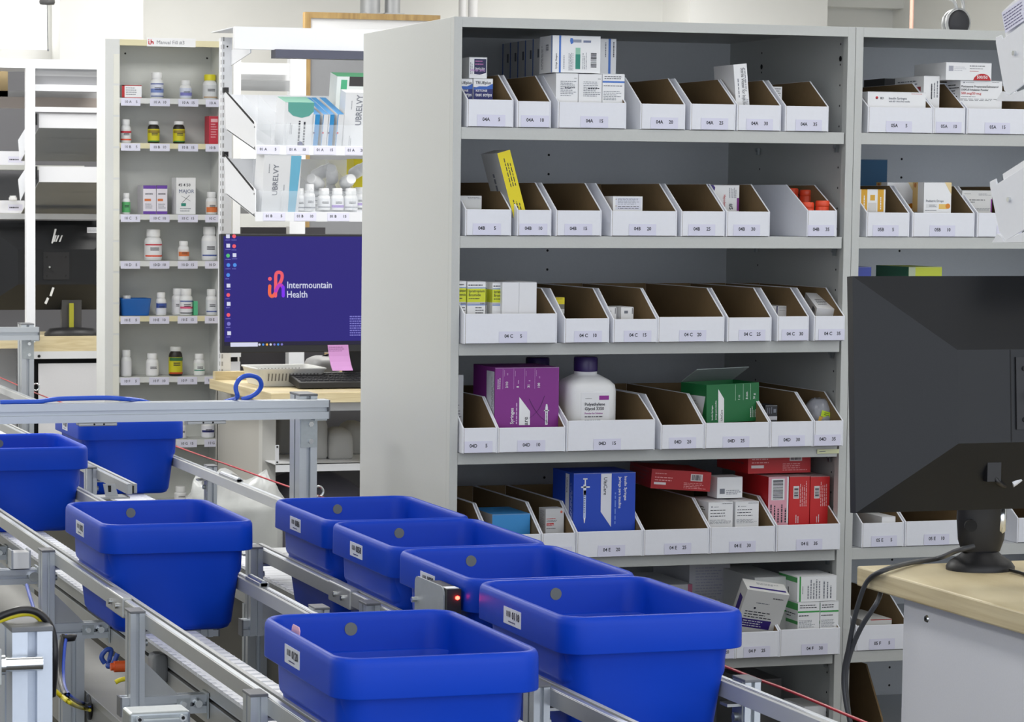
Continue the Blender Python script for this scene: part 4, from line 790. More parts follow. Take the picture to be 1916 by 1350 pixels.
# rounded grey motor cover
p = at(291, 1250, X=1.018)
tag(MB().loft([rr(.010+.004*k, .018+.003*k, .008, z, 5) for k, z in ((0, -.026), (1, -.020), (1.3, .0), (1, .017), (.5, .024), (-.6, .027))], mat('motor_cover_grey', (126, 128, 131), .4, noise=.03)).build('motor_cover', None, (p.x+.004, p.y, p.z)), 'rounded grey cover on the outside of the left conveyor beam', 'cover')
# die-cast junction box
a = at(243, 1334, Y=3.45); b = at(357, 1334, Y=3.45)
t = thing('junction_box', 'die-cast metal junction box cut off by the bottom edge', 'box', (a.x, 3.45, a.z-.06))
MB().box(0, b.x-a.x, 0, .05, 0, .06, ZINC).build('case', t, bevel=.004, seg=3)
MB().box(.008, b.x-a.x-.008, -.004, 0, .004, .052, ZINC).build('lid', t, bevel=.002)
for x in (.012, b.x-a.x-.012): MB().cyl((x, -.001, .052), (x, -.007, .052), .005, CHROME, 12).cyl((x, -.007, .052), (x, -.0075, .052), .0025, DARK, 8).build('lid_screw', t)
# transfer plates beside the back of the queue
a = at(466, 1024, Z=H-.67)
tag(MB().box(0, .12, 0, .02, 0, .004, ALU2).box(0, .12, .03, .06, 0, .004, ALU2).box(0, .12, .08, .16, -.002, .002, ALU2).box(.06, .08, 0, .16, -.01, 0, ALU2).build('transfer_plate', None, (1.33, 4.95, H-.69)), 'slotted grey metal transfer plate behind the queue of totes', 'plate')
# ------------------------------------------------------------------ workstations
PAN = mat('grey_panel', (236, 238, 243), .5, noise=.03, scale=300, bump=.04)
def bolt(q, x, y, z, r, ax):
    v = Vector(ax); p = Vector((x, y, z)); q.cyl(p, p+v*r*.35, r, CHROME, 16, r*.75); q.cyl(p+v*r*.35, p+v*r*.36, r*.4, DARK, 6)
# right-hand desk: far left corner at (1603,1058)
ZD_ = H-.6
c = at(1603, 1058, Z=ZD_)
DX, DY = c.x, c.y
t = thing('workbench', 'maple-topped workbench at the lower right with a grey side panel', 'desk', (DX, DY, 0))
MB().box(0, 1.5, -.76, 0, ZD_-.033, ZD_, MAPLE).build('desktop', t, bevel=.003)
px_ = at(1665, 1120, Z=ZD_-.04)
pp = MB().box(.03, .034, -.68, px_.y-DY-.002, .05, ZD_-.033, PAN).box(.03, .06, px_.y-DY-.002, px_.y-DY, .05, ZD_-.033, PAN).build('side_panel', t)
s = at(1734, 1157, X=DX+.03); q = MB(); bolt(q, .03, s.y-DY, s.z, .0065, (-1, 0, 0)); q.build('panel_screw', pp)
MB().box(.06, 1.45, px_.y-DY-.02, px_.y-DY-.01, .3, ZD_-.033, PAN).build('back_panel', t)
MB().box(.03, .07, -.72, -.68, 0, ZD_-.033, WRACK).build('leg', t)
# monitor, back side
def monitor_back(label, tl, yb, wid, hgt, tilt, zbase=None, mirror=1):
    t = thing('monitor', label, 'monitor', (tl.x, yb, tl.z), (math.radians(tilt), 0, 0))
    q = MB(); w, h = wid, hgt
    q.box(0, w, .012, .03, -h, 0, BLACKM)
    ix0, ix1, iz0, iz1 = .148*1.0, w-.148, -.264*h/.371, -.118*h/.371
    O = [(0, .012, 0), (w, .012, 0), (w, .012, -h), (0, .012, -h)]; I = [(ix0, -.045, iz1), (ix1, -.045, iz1), (ix1, -.045, iz0), (ix0, -.045, iz0)]
    q.add(O+I, [(0, 4, 5, 1), (1, 5, 6, 2), (2, 6, 7, 3), (3, 7, 4, 0), (4, 7, 6, 5)], BLACKM)
    q.fr((0, -.0452, 0), (1, 0, 0), (0, 0, 1), (0, -1, 0))
    for a in (ix0+.092, ix1-.092): q.rect(a-.0008, iz0+.001, a+.0008, iz1-.001, DARK)
    b = q.build('back_cover', t)
    v = MB()
    v.box(.05, w-.05, .008, .0095, -.016, -.015, DARK)
    for k in range(int((w-.12)/.006)): v.box(.055+k*.006, .0575+k*.006, .0066, .008, -.021, -.018, DARK)
    v.build('vent_slots', b)
    q = MB(); cx = w/2
    q.fr((0, -.0452, 0), (1, 0, 0), (0, 0, 1), (0, -1, 0))
    q.box(cx-.052, cx+.052, -.048, -.045, iz0+.02, iz1-.012, BLACK)
    for a in (-.038, .038):
        for z in (iz0+.035, iz1-.03): q.cyl((cx+a, -.048, z), (cx+a, -.050, z), .004, DARK, 10)
    q.cyl((cx-.03, -.048, (iz0+iz1)/2), (cx-.03, -.067, (iz0+iz1)/2), .004, CHROME, 10); q.build('mount_plate', t)
    return t
tl = at(1590.5, 515, Y=3.80)
h_ = tl.z-at(1599, 958, Y=3.775).z
mt = monitor_back('large black monitor seen from behind on the right-hand workbench', tl, 3.78, .60, h_, -4.4)
sb = at(1840, 1066, Z=ZD_)
st = MB().lathe([(.058, 0), (.058, .006), (.052, .014), (.036, .024), (.030, .030)], BLACK, n=28, sx=1, sy=.8)
st.lathe([(.034, .03), (.041, .05), (.044, .085), (.043, .14), (.038, .2), (.03, .26)], BLACK, n=24, sy=.55)
s_ = st.build('stand', None, (0, 0, 0)); s_.parent = mt
s_.matrix_parent_inverse = Matrix.Identity(4)
# place stand upright on the desk
stw = thing('monitor_stand', 'black oval monitor stand standing on the maple workbench', 'stand', (sb.x-.0, sb.y+.01, ZD_))
s_.parent = stw; s_.name = 'column'
MB().box(-.03, .03, -.05, .0, .2, .30, BLACK).build('arm_head', stw)
MB().cyl((-.030, -.016, .076), (-.034, -.026, .076), .010, DARK, 14).build('cable_opening', stw); MB().lathe([(.001, -.022), (.006, -.018), (.006, .018), (.001, .022)], CHROME, n=12, sy=.5).build('chrome_button', stw, (.028, -.0185, .083))
def wcable(label, pts, r, col, cat='cable', name='power_cable'):
    return tag(MB().tube(bez(pts, 6), r, C(*col, rough=.4), 8).build(name, None), label, cat)
ye = DY-.1
wcable('grey cable from the monitor stand over the desk edge and down to the floor', [at(1822, 1021, Y=sb.y-.02), at(1790, 1030, Y=sb.y-.01), at(1755, 1044, Z=ZD_+.006), at(1700, 1053, Z=ZD_+.006), at(1655, 1066, Z=ZD_+.006), at(1627, 1082, X=DX-.004), at(1612, 1110, X=DX-.01), at(1598, 1160, X=DX-.014), at(1588, 1210, X=DX-.015), at(1579, 1260, X=DX-.015), at(1584, 1320, X=DX-.012), at(1604, 1400, X=DX)], .0042, (72, 74, 78))
wcable('second grey cable emerging from under the desk top beside the first', [at(1658, 1108, X=DX+.03)+Vector((-.01, 0, 0)), at(1640, 1128, X=DX-.0), at(1612, 1172, X=DX-.008), at(1592, 1218, X=DX-.01), at(1583, 1262, X=DX-.01), at(1586, 1320, X=DX-.006), at(1598, 1400, X=DX)], .0042, (84, 86, 90))
p0 = at(1857, 870, Y=3.735)
q = wcable('black power plug and cord under the monitor back', [at(1857, 852, Y=3.735), at(1860, 885, Y=3.735), at(1868, 902, Y=3.73), at(1884, 910, Y=3.755), at(1897, 903, Y=3.75), at(1925, 885, Y=3.75)], .0036, (30, 30, 33), 'cord', 'power_cable')
tag(MB().box(-.012, .012, -.006, .006, -.03, 0, BLACK).build('power_plug', None, (p0.x, p0.y, p0.z+.005)), 'black moulded power plug in the underside of the big monitor', 'plug')
a = at(1893, 905, Y=3.748); b = at(1918, 888, Y=3.748)
tag(MB().tube([a, b], .006, C(214, 216, 222), 10).build('cord_tag', None), 'white printed tag wrapped round the power cord', 'tag')
wcable('black cord lying on the desk right of the monitor stand', [at(1890, 1066, Z=ZD_+.004), at(1905, 1070, Z=ZD_+.004), at(1930, 1076, Z=ZD_+.004), at(1990, 1080, Z=ZD_+.004)], .003, (30, 30, 32), 'cord', 'power_cable')
# tilted shelves above the right-hand desk (their left end plates)
XS = DX+.12
def endplate(label, P, lip, paper, g):
    t = thing('tilted_shelf', label, 'shelf', (XS, DY, 0), group=g)
    L = [at(x, y, X=XS) for x, y in P]
    MB().prism([(p.y-DY, p.z) for p in L], 0, .0025, WRACK, 'x').build('end_plate', t, bevel=.0006, seg=1)
    K = [at(x, y, X=XS) for x, y in lip]
    MB().prism([(p.y-DY, p.z) for p in K], -.003, 1.1, WRACK, 'x').build('shelf_lip', t)
    N = [at(x, y, X=XS) for x, y in paper]
    nm = Vector((0, N[3].z-N[2].z, -(N[3].y-N[2].y))).normalized()
    q = MB().prism([(p.y-DY, p.z) for p in N], .004, 1.1, WHITE, 'x'); q.build('front_trim', t)
    q = MB(); s = L[-1]
    c_ = at(*g2, X=XS); q.cyl((0, c_.y-DY, c_.z), (-.004, c_.y-DY, c_.z), .004, CHROME, 10); q.build('rivet', t)
    return t
g2 = (1899.5, 99.5)
endplate('upper white tilted shelf above the big monitor, cut off by the right edge', [(1863, 81), (1863, 70), (1873, 65), (1876, 73), (1916, 42), (1960, 8), (1980, 120), (1916, 157), (1889, 177.5), (1878.5, 169)], [(1866, 189), (1878, 171), (1889, 179), (1960, 150), (1960, 189)], [(1871, 21), (1878, 71), (1920, 39), (1960, 5), (1960, -30), (1894, 0)], 'tilted shelves above the right-hand workbench')
g2 = (1889.5, 373)
endplate('lower white tilted shelf above the big monitor, cut off by the right edge', [(1852, 349), (1851.5, 340), (1863, 334), (1865, 344), (1916, 312), (1960, 284), (1980, 390), (1916, 429), (1880.5, 450.5), (1869, 433)], [(1859, 453.5), (1869, 437), (1881, 451), (1960, 415), (1960, 453)], [(1871.7, 325.5), (1874, 339), (1916, 311), (1960, 282), (1960, 265), (1916, 297)], 'tilted shelves above the right-hand workbench')
q = MB(); A_ = at(1874, 24, X=XS-.001); B_ = at(1881, 62, X=XS-.001); Cc_ = at(1920, 36, X=XS-.001); D_ = at(1916, -6, X=XS-.001)
u = (D_-A_); v = (B_-A_)
q.add([A_, B_, Cc_, D_], [(0, 1, 2, 3)], TAG)
for k in range(6):
    f = .14+k*.14; a = A_+v*f+u*.05; b = D_+(Cc_-D_)*f-u*.08
    x = 0
    while x < .9:
        L_ = .08+.1*random.random(); p = a+(b-a)*x; r_ = a+(b-a)*min(1, x+L_); d = v.normalized()*.0014; e = Vector((-.0005, 0, 0))
        q.add([p+e, p+d+e, r_+d+e, r_+e], [(0, 1, 2, 3)], C(90, 84, 130)); x += L_+.03
tag(q.build('notice_sheet', None), 'printed paper sheet on the upper tilted shelf at the top right corner', 'paper')
# ------------------------------------------------------------------ left workstation (purple screen)
WY, WX = 8.05, 2.19
ZD2 = H-.6
t = thing('workbench', 'maple-topped workbench carrying the purple screen, beside the tall grey cabinet', 'desk', (WX, WY, 0))
f = at(507, 735, Z=ZD2); k = at(407, 712, Z=ZD2)
MB().prism([(k.x-WX, k.y-WY), (k.x-WX-.003, k.y-WY+.1), (1.3, k.y-WY+.1), (1.3, f.y-WY), (f.x-WX, f.y-WY)], ZD2-.033, ZD2, MAPLE, 'z').build('desktop', t, bevel=.002)
MB().box(k.x-WX, 1.3, k.y-WY+.03, k.y-WY+.062, ZD2, at(420, 696, Y=k.y).z, MAPLE).build('back_curb', t)
a = at(403, 850, X=WX+.07); b = at(490, 850, X=WX+.07)
PAN2 = mat('putty_panel', (192, 190, 184), .5, noise=.03, scale=200)
MB().box(.07, .074, b.y-WY+.04, a.y-WY, .05, ZD2-.033, PAN2).build('side_panel', t)
MB().box(.07, .115, b.y-WY-.004, b.y-WY+.04, 0, ZD2-.033, mat('leg_paint', (206, 206, 202), .5, noise=.02)).build('leg', t)
MB().box(.115, 1.3, .06, .08, ZD2-.063, ZD2-.033, PAN).build('apron', t)
MB().box(.07, 1.3, .85, .86, .1, ZD2-.033, mat('back_panel_dark', (88, 88, 92), .6, noise=.04)).build('back_panel', t)
ys = WY+.14
z1 = at(600, 866, Y=ys).z; z0 = at(600, 881, Y=ys).z; xs = at(516, 870, Y=ys).x
sh = MB().box(xs-WX, 1.25, ys-WY, ys-WY+.5, z1-.003, z1, WRACK).box(xs-WX, 1.25, ys-WY, ys-WY+.003, z0, z1, WRACK).build('lower_shelf', t)
zb_ = at(520, 832, Y=ys).z
q = MB().box(xs-WX-.002, xs-WX+.010, ys-WY-.001, ys-WY+.002, z1, zb_, WRACK)
for z in (z1+.006, zb_-.006): q.cyl((xs-WX+.004, ys-WY-.001, z), (xs-WX+.004, ys-WY-.003, z), .003, DARK, 8)
q.build('shelf_bracket', sh)
GF = mat('grey_white_foam', (176, 176, 174), .7, noise=.04)
def sack(label, x0, x1, ytop, y, zb, m, d=.12, name='supply_jug', cat='jug', sq=.35):
    a = at(x0, ytop, Y=y); b = at(x1, ytop, Y=y); w = (b.x-a.x)/2; h = a.z-zb
    L = [(.9, 0), (1, .06), (1, .55), (.97, .72), (.86, .86), (.62, .95), (.4, 1.)]
    q = MB().loft([rr(w*k_, d/2*k_, min(w, d/2)*k_*(.45+sq*z_), h*z_, 5) for k_, z_ in L], m)
    return tag(q.build(name, None, ((a.x+b.x)/2, y+d/2, zb)), label, cat)
zsx = z1+.001
sack('tall pale grey jug on the shelf under the left desk, beside the gantry post', 566, 618, 772, ys+.12, zsx, GF)
sack('squat pale grey jug in the middle of the shelf under the left desk', 619, 664, 802, ys+.1, zsx, GF)
sack('pale grey jug at the right end of the shelf under the left desk', 648, 690, 790, ys+.26, zsx, GF)
sack('pale grey jug at the left end of the shelf under the left desk', 522, 560, 765, ys+.3, zsx, GF)
sack('big dark grey sack on the floor shelf under the left desk', 512, 700, 893, ys+.15, .35, C(98, 96, 106), .3, 'sack', 'sack', .1)
# screen
MY = 8.2
t = thing('monitor', 'monitor with a glowing purple desktop and a pink-orange logo', 'monitor', (0, MY, 0))
P0 = at(413, 437, Y=MY); P1 = at(420, 660, Y=MY); W_ = .60
t.location = (P0.x+.004, MY, P0.z); t.rotation_euler = (math.radians(-3.0), 0, 0)
hh = P0.z-P1.z; t.location.y = MY+.012
MB().box(0, W_, 0, .03, -hh, 0, BLACK).box(.1, W_-.1, .03, .06, -hh*.8, -.08, BLACK).build('case', t, bevel=.002)
def em(n, c, e=.85):
    m = mat('screen_'+n, c, .35, emit=e, spec=.15); m.node_tree.nodes['Principled BSDF'].inputs['Base Color'].default_value = (.01, .01, .012, 1); return m
SC = em('purple', (40, 30, 130), .8); SW = em('white', (225, 228, 250)); S1 = em('rose', (250, 96, 110)); S2 = em('coral', (252, 110, 70)); S3 = em('magenta', (196, 60, 200)); S4 = em('violet', (130, 50, 250)); SB = em('skyblue', (80, 150, 240)); SD = em('lilac', (130, 126, 210)); SG = em('green', (90, 200, 120))
iw = W_-.016; ih = hh-.031
q = MB().fr((.008, -.0006, -hh+.023), (1, 0, 0), (0, 0, 1), (0, -1, 0)); q.rect(0, 0, iw, ih, SC)
ppm = 1/(at(501, 550, Y=MY).x-at(500, 550, Y=MY).x)
U = lambda x, y: ((x-418-(y-545)*.03)/ppm, ih-(y-446)/ppm*.995)
q.text(*U(536, 540), 12.5/ppm, 'Intermountain', SW, bold=.008, wmax=84/ppm); q.text(*U(536, 557), 12.5/ppm, 'Health', SW, bold=.008, wmax=38/ppm)
def scr(pts, r, m, e):
    Q = bez([Vector((*U(x, y), 0)) for x, y in pts], 5)
    for a, b in zip(Q, Q[1:]):
        d = (b-a).normalized(); n = Vector((-d.y, d.x, 0))*r/ppm
        q.poly([(p.x, p.y) for p in (a-n-d*.0003, b-n+d*.0003, b+n+d*.0003, a+n-d*.0003)], m, e)
    for p in (Q[0], Q[-1]): q.disc(p.x, p.y, r/ppm, m, e, 10)
scr([(503, 536), (503, 550), (508, 555), (513, 550)], 3, S2, .0008); scr([(513, 550), (518, 538), (525, 524), (525, 514), (519, 511), (514, 515), (514, 535), (514, 554)], 3, S1, .001)
scr([(514, 545), (519, 536), (524, 534), (528, 540)], 3, S3, .0012); scr([(528, 538), (528.5, 554)], 3, S4, .0014); q.disc(*U(503, 523), 3.6/ppm, S1, .0008, 12)
ic = [(423, 446, SW), (434.5, 446, S1), (424, 463, SW), (435, 464, S1), (424, 481, SG), (436, 480, SW), (425, 498, SB), (437, 498, SB), (425, 516, SB), (426, 535, SW), (426, 552, S1), (427, 568, SW), (427, 588, S1), (428, 604, SD), (429, 621, SW)]
for x, y, m in ic:
    a, b = U(x, y); q.rect(a-3.4/ppm, b-3.4/ppm, a+3.4/ppm, b+3.4/ppm, m, .0006) if m in (SW,) else q.disc(a, b, 3.6/ppm, m, .0006, 8)
    q.dashes(a-5/ppm, b-8.5/ppm, a+5/ppm, b-5/ppm, 1, SD, e=.0006)
a, b = U(432, 642); q.rect(a, b-3.5/ppm, a+51/ppm, b+4/ppm, SW, .0006); q.rect(0, -.0, iw, .012, em('bar', (34, 30, 60), .7), .0004)
for i, m in enumerate((SW, SB, em('amber', (250, 190, 90)), SW, SD, SB, SD)): a, b = U(486+i*7, 642); q.disc(a, b, 2.2/ppm, m, .0008, 8)
a, b = U(655, 590); q.dashes(a, b-38/ppm, a+30/ppm, b, 9, SD, e=.0006, fill=.5)
q.build('screen', t)
st = MB().lathe([(.075, 0), (.075, .008), (.03, .02), (.025, .03)], BLACK, n=24, sy=.7).box(-.03, .03, -.005, .02, .02, .35, BLACK).build('stand', t, (.49, .20, -(t.location.z-ZD2)+.003), (math.radians(3), 0, 0))
# sticky note
a = at(613, 645, Y=MY-.008); w_ = 39/ppm; P = []
prof = [(0, 0), (-.015, -.001), (-.03, -.004), (-.045, -.010), (-.058, -.018), (-.068, -.026)]
hN = 46/ppm; q = MB(); n = len(prof)
for i, (z, y) in enumerate(prof): P += [(i*.0018, y, z*hN/.068), (i*.0018+w_, y, z*hN/.068)]
q.add(P, [(2*i, 2*i+2, 2*i+3, 2*i+1) for i in range(n-1)], C(196, 140, 196, rough=.6), False)
q.fr((0, -.0006, 0), (1, 0, 0), (0, 0, 1), (0, -1, 0)).dashes(.004, -.022, w_-.004, -.004, 3, C(120, 70, 120), e=.001, fill=.2)
tag(q.build('sticky_note', None, tuple(a)), 'curled pink sticky note hanging from the bezel of the purple-screened monitor', 'note')
# keyboard
c = at(532, 716, Z=ZD2+.01)
t = thing('keyboard', 'black keyboard in front of the white basket on the left desk', 'keyboard', (c.x+.005, WY+.14, ZD2))
MB().prism([(0, .003), (0, .022), (.16, .044), (.165, .02), (.02, .003)], 0, .45, BLACK, 'x').build('keyboard_base', t, bevel=.002)
q = MB()
for r_ in range(5):
    for k_ in range(22):
        y = .018+r_*.027; z = .021+y*.13; q.box(.01+k_*.0195, .026+k_*.0195, y, y+.022, z, z+.005, mat('key_black', (40, 40, 46), .4, noise=.05))
q.build('keys', t)
# basket
a = at(467, 680, Y=8.42); b = at(598, 680, Y=8.42)
t = thing('basket', 'white slotted plastic basket beside the keyboard on the left desk', 'basket', ((a.x+b.x)/2-.004, 8.42, ZD2+.001))
w2 = (b.x-a.x)/2*.985; hb = at(530, 690, Y=8.30).z-ZD2
q = MB(); BW = mat('basket_white', (240, 241, 239), .45, noise=.02)
O = [rr(w2*k_, .115*k_, .02*k_, z_, 5) for k_, z_ in ((.84, 0), (.86, .004), (.965, hb-.006), (1, hb-.004), (1, hb), (.95, hb), (.94, hb-.006), (.835, .006))]
q.loft(O, BW); q.build('basket_body', t)
q = MB()
for i in range(15):
    x = -w2*.7+i*w2*.1
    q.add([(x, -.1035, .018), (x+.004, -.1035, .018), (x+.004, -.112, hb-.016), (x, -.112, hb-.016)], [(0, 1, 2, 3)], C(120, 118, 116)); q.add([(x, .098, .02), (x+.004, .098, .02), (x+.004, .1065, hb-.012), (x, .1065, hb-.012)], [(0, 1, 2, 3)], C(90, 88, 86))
q.build('slots', t)
# rack over the left desk
RX = at(415, 200, Y=8.7).x; RX1 = at(434, 200, Y=8.7).x
t = thing('shelf_rack', 'white slotted steel rack standing on the left desk with a lit canopy on top', 'rack', (RX, 8.7, ZD2))
zt_ = at(424, 70, Y=8.7).z-ZD2
u = MB().box(0, RX1-RX, 0, .04, 0, zt_, WRACK)
for k_ in range(int(zt_/.025)): u.box(-.0006, 0, .008, .014, .02+k_*.025, .034+k_*.025, C(150, 150, 152)); u.box(.003, .008, -.0005, 0, .02+k_*.025, .034+k_*.025, C(170, 170, 172))
u.cyl((.018, -.001, zt_-.03), (.018, 0, zt_-.03), .003, DARK, 8)
u.build('upright', t); MB().box(.95, .99, 0, .04, 0, zt_, WRACK).build('upright', t)
a = at(436, 50, Y=8.45); b = at(436, 92, Y=8.45)
cp = MB().box(a.x-RX, 1.1, -.27, -.25, b.z-ZD2, a.z-ZD2, WRACK).box(a.x-RX, 1.1, -.25, .04, a.z-ZD2-.003, a.z-ZD2, WRACK).prism([(.0, b.z-ZD2-.04), (-.25, b.z-ZD2-.01), (-.25, b.z-ZD2+.03), (0, b.z-ZD2+.01)], .03, .034, WRACK, 'x').build('canopy', t)
a = at(515, 92, Y=8.42); b = at(515, 108, Y=8.42)
lb = MB().box(a.x-RX, 1.0, -.285, -.23, b.z-ZD2, a.z-ZD2, mat('light_bar_grey', (78, 80, 98), .4, noise=.03)).build('light_bar', t)
def tray(label, dz, parent_x):
    t = thing('tilted_shelf', label, 'shelf', (2.2, 8.2, H+dz), group='tilted shelves over the left desk')
    PP = [(0, 0), (0, .086), (.40, .205), (.40, .09), (.36, .07)]
    ep = MB().prism(PP, 0, .003, WRACK, 'x').cyl((-.001, .012, .074), (0, .012, .074), .003, DARK, 8).cyl((-.001, .012, .01), (0, .012, .01), .003, DARK, 8).prism([(.02, .084), (.38, .198), (.38, .204), (.02, .092)], -.002, 0, DARK, 'x').build('end_plate', t)
    MB().box(-.003, .012, .385, .41, .195, .212, BLACK).build('hook_clip', ep)
    MB().prism([(.003, .002), (.36, .072), (.36, .075), (.003, .005)], 0, .93, WRACK, 'x').build('shelf_base', t)
    MB().prism([(.38, .075), (.40, .19), (.403, .19), (.383, .072)], 0, .93, WRACK, 'x').build('shelf_back', t)
    MB().box(0, .93, -.003, .001, -.012, .018, WRACK).build('front_lip', t)
    MB().box(.003, .93, .0, .002, .018, .084, ACRYL).build('clear_guard', t)
    return t
TA = tray('upper white tilted tray over the left desk, with tags starting 01 A', .152, 0)
TB = tray('lower white tilted tray over the left desk, with tags starting 01 B', -.057, 0)
for T_, row, X_ in ((TA, '01 A', ((502, '5'), (557, '10'), (608, '15'), (666, '20'))), (TB, '01 B', ((513, '5'), (571, '10'), (633, '15')))):
    for x, n_ in X_:
        q = MB(); cx = at(x, 280 if row[-1] == 'A' else 403, Y=8.197).x-2.2
        q.box(cx-.036, cx+.036, -.0045, -.003, -.010, .016, TAG).fr((cx-.036, -.0045, -.010), (1, 0, 0), (0, 0, 1), (0, -1, 0)).text(.008, .011, .0085, row, INK).text(.062, .011, .0085, n_, INK, al='r')
        q.build('shelf_tag', T_)
    for x in ((500, 530) if row[-1] == 'A' else (520, 580, 660)):
        cx = at(x, 250 if row[-1] == 'A' else 380, Y=8.25).x-2.2
        MB().prism([(.01, .006), (.01, .085), (.36, .19), (.36, .078)], cx, cx+.002, ACRYL, 'x').build('divider', T_)
UB = [('t', 'F', .6, .42, .115, 'UBRELVY', GREYINK, 90, 'l'), ('v', 'F', .2, .7, .26, .9, 1, GREYINK), ('v', 'F', .2, .05, .3, .25, 2, GREYINK), ('v', 'F', .85, .35, .9, .5, 1, GREYINK)]
zA = H+.152+.012; zB = H-.057+.012
WG = C(222, 224, 227)
def tcar(label, x0, x1, yt, zb, y, d, m, P, tilt=12, **k):
    return carton(label, x0, x1, yt, zb, y=y, d=d, m=m, P=P, rot=(math.radians(tilt), 0, 0), **k)
tcar('white carton with a teal oval top in the upper tilted tray', 529, 583, 190, zA, 8.24, .10, WG, [('p', 'F', [(.1, 1), (1, 1), (1, .8), (.85, .7), (.6, .66), (.3, .7), (.12, .8)], C(90, 160, 150)), ('v', 'F', .45, .05, .8, .6, 2, INK), ('c', 'F', .6, .08, .06, NAVY), ('v', 'F', .2, .3, .3, .6, 2, GREYINK)], mats={'T': C(110, 170, 150)})
for i, x in enumerate((583, 600, 611, 627)):
    tcar('thin blue-edged white carton, %s of four leaning in the upper tilted tray' % ('first', 'second', 'third', 'fourth')[i], x, x+(11, 10, 10, 12)[i], 212, zA, 8.24, .22, WG, [('r', 'F', .2 if i in (0, 2) else 0, 0, 1 if i in (0, 2) else .12, 1, C(50, 140, 200)), ('c', 'F', .2, .45, .03, HR if i % 2 else NAVY)], tilt=16, mats={'T': C(60, 140, 200)}, group='thin blue-edged cartons')
tcar('white migraine carton with vertical grey lettering in the upper tilted tray', 641, 694, 172, zA, 8.26, .06, WG, UB)
tcar('white and green carton behind the lettered one in the upper tilted tray', 624, 700, 142, zA+.03, 8.42, .08, C(226, 232, 230), [('r', 'F', .1, .0, .25, .95, C(80, 175, 130)), ('r', 'F', .3, .85, 1, 1, C(60, 60, 60))], mats={'T': C(90, 180, 130)})
tcar('white carton with a wide pale blue band in the lower tilted tray', 489, 558, 289, zB, 8.23, .1, WG, [('p', 'F', [(.72, 0), (.92, 0), (1, 1), (.72, 1)], C(108, 178, 208))]+[('t', 'F', .4, .32, .095, 'UBRELVY', GREYINK, 90), ('v', 'F', .12, .7, .18, .9, 1, GREYINK), ('v', 'F', .55, .4, .6, .55, 1, GREYINK)])
carton('yellow carton at the right end of the lower tilted tray', 662, 700, 297, zB, y=8.42, d=.08, m=YEL)
# ------------------------------------------------------------------ small bottles
def bottle(label, x0, x1, yt, zb, y, body=BWHITE, cap=BWHITE, lab=None, stripe=None, capf=.24, parent=None, rot=(0, 0, 0), group=None, txt=True, dy=0):
    a = at(x0, yt+10, Y=y); b = at(x1, yt+10, Y=y); r = (b.x-a.x)/2; h = at((x0+x1)/2, yt, Y=y).z-zb
    t = thing('medicine_bottle', label, 'bottle', ((a.x+b.x)/2, y+r+dy, zb), rot, group=group)
    hc = h*capf; rc = r*.80
    MB().lathe([(r*.9, 0), (r, h*.03), (r, h*(1-capf)*.82), (r*.9, h*(1-capf)*.92), (rc*.82, h*(1-capf)), (rc*.8, h*(1-capf)+hc*.2)], body, n=36).build('bottle_body', t)
    MB().lathe([(rc, h-hc), (rc*1.02, h-hc*.9), (rc*1.02, h-hc*.12), (rc*.93, h)], cap, n=18).build('cap', t)
    if lab:
        q = MB(); R = r+.0006; z0, z1_ = h*.07, h*(1-capf)*.76; n = 36; A0, A1 = math.radians(175), math.radians(365)
        V = [(R*math.cos(A0+(A1-A0)*i/n), R*math.sin(A0+(A1-A0)*i/n), z) for z in (z0, z1_) for i in range(n+1)]
        q.add(V, [(i, i+1, n+2+i, n+1+i) for i in range(n)], lab, True)
        def arc(aa, bb, c0, c1, m):
            V = [((R+.0007)*math.cos(aa+(bb-aa)*i/12), (R+.0007)*math.sin(aa+(bb-aa)*i/12), z0+(z1_-z0)*c) for c in (c0, c1) for i in range(13)]
            q.add(V, [(i, i+1, 14+i, 13+i) for i in range(12)], m, True)
        if stripe:
            for (c0, c1, m) in stripe: arc(math.radians(200), math.radians(345), c0, c1, m)
        if txt:
            for c in (.5, .62): arc(math.radians(240), math.radians(300), c, c+.06, INK)
        q.build('wrap_label', t)
    return t
# heaps of bottles in the lower tray
gB = 'white bottles heaped in the lower tilted tray'
spots = [(556, 572, 352, 8.25), (572, 592, 344, 8.24), (598, 621, 352, 8.26), (623, 646, 352, 8.26), (648, 672, 352, 8.26), (585, 606, 338, 8.36), (612, 632, 332, 8.4), (640, 660, 334, 8.38), (665, 690, 350, 8.3)]
for i, (a, b, c_, y) in enumerate(spots):
    bottle('white capped bottle, one of those heaped in the lower tilted tray', a, b, c_, zB+(y-8.2)*.2, y, lab=C(226, 228, 232), stripe=[(.1, .35, C(150, 120, 200))] if i in (3, 8) else [(.1, .2, GREYINK)], group=gB, capf=.3)
for i, (x, y_, Y_, rx) in enumerate(((598, 345, 8.33, 75), (622, 336, 8.36, 60), (645, 342, 8.33, 80), (660, 326, 8.4, 70), (588, 330, 8.44, 65))):
    p = at(x, y_, Y=Y_)
    t = thing('medicine_bottle', 'white bottle lying on its side on the heap in the lower tilted tray', 'bottle', tuple(p), (math.radians(rx), 0, math.radians(20*i-40)), group='white bottles lying on the heap')
    MB().lathe([(.018, 0), (.02, .003), (.02, .045), (.014, .055)], BWHITE, n=16).build('bottle_body', t); MB().lathe([(.017, .055), (.017, .07), (.015, .072)], BWHITE, n=16).build('cap', t)
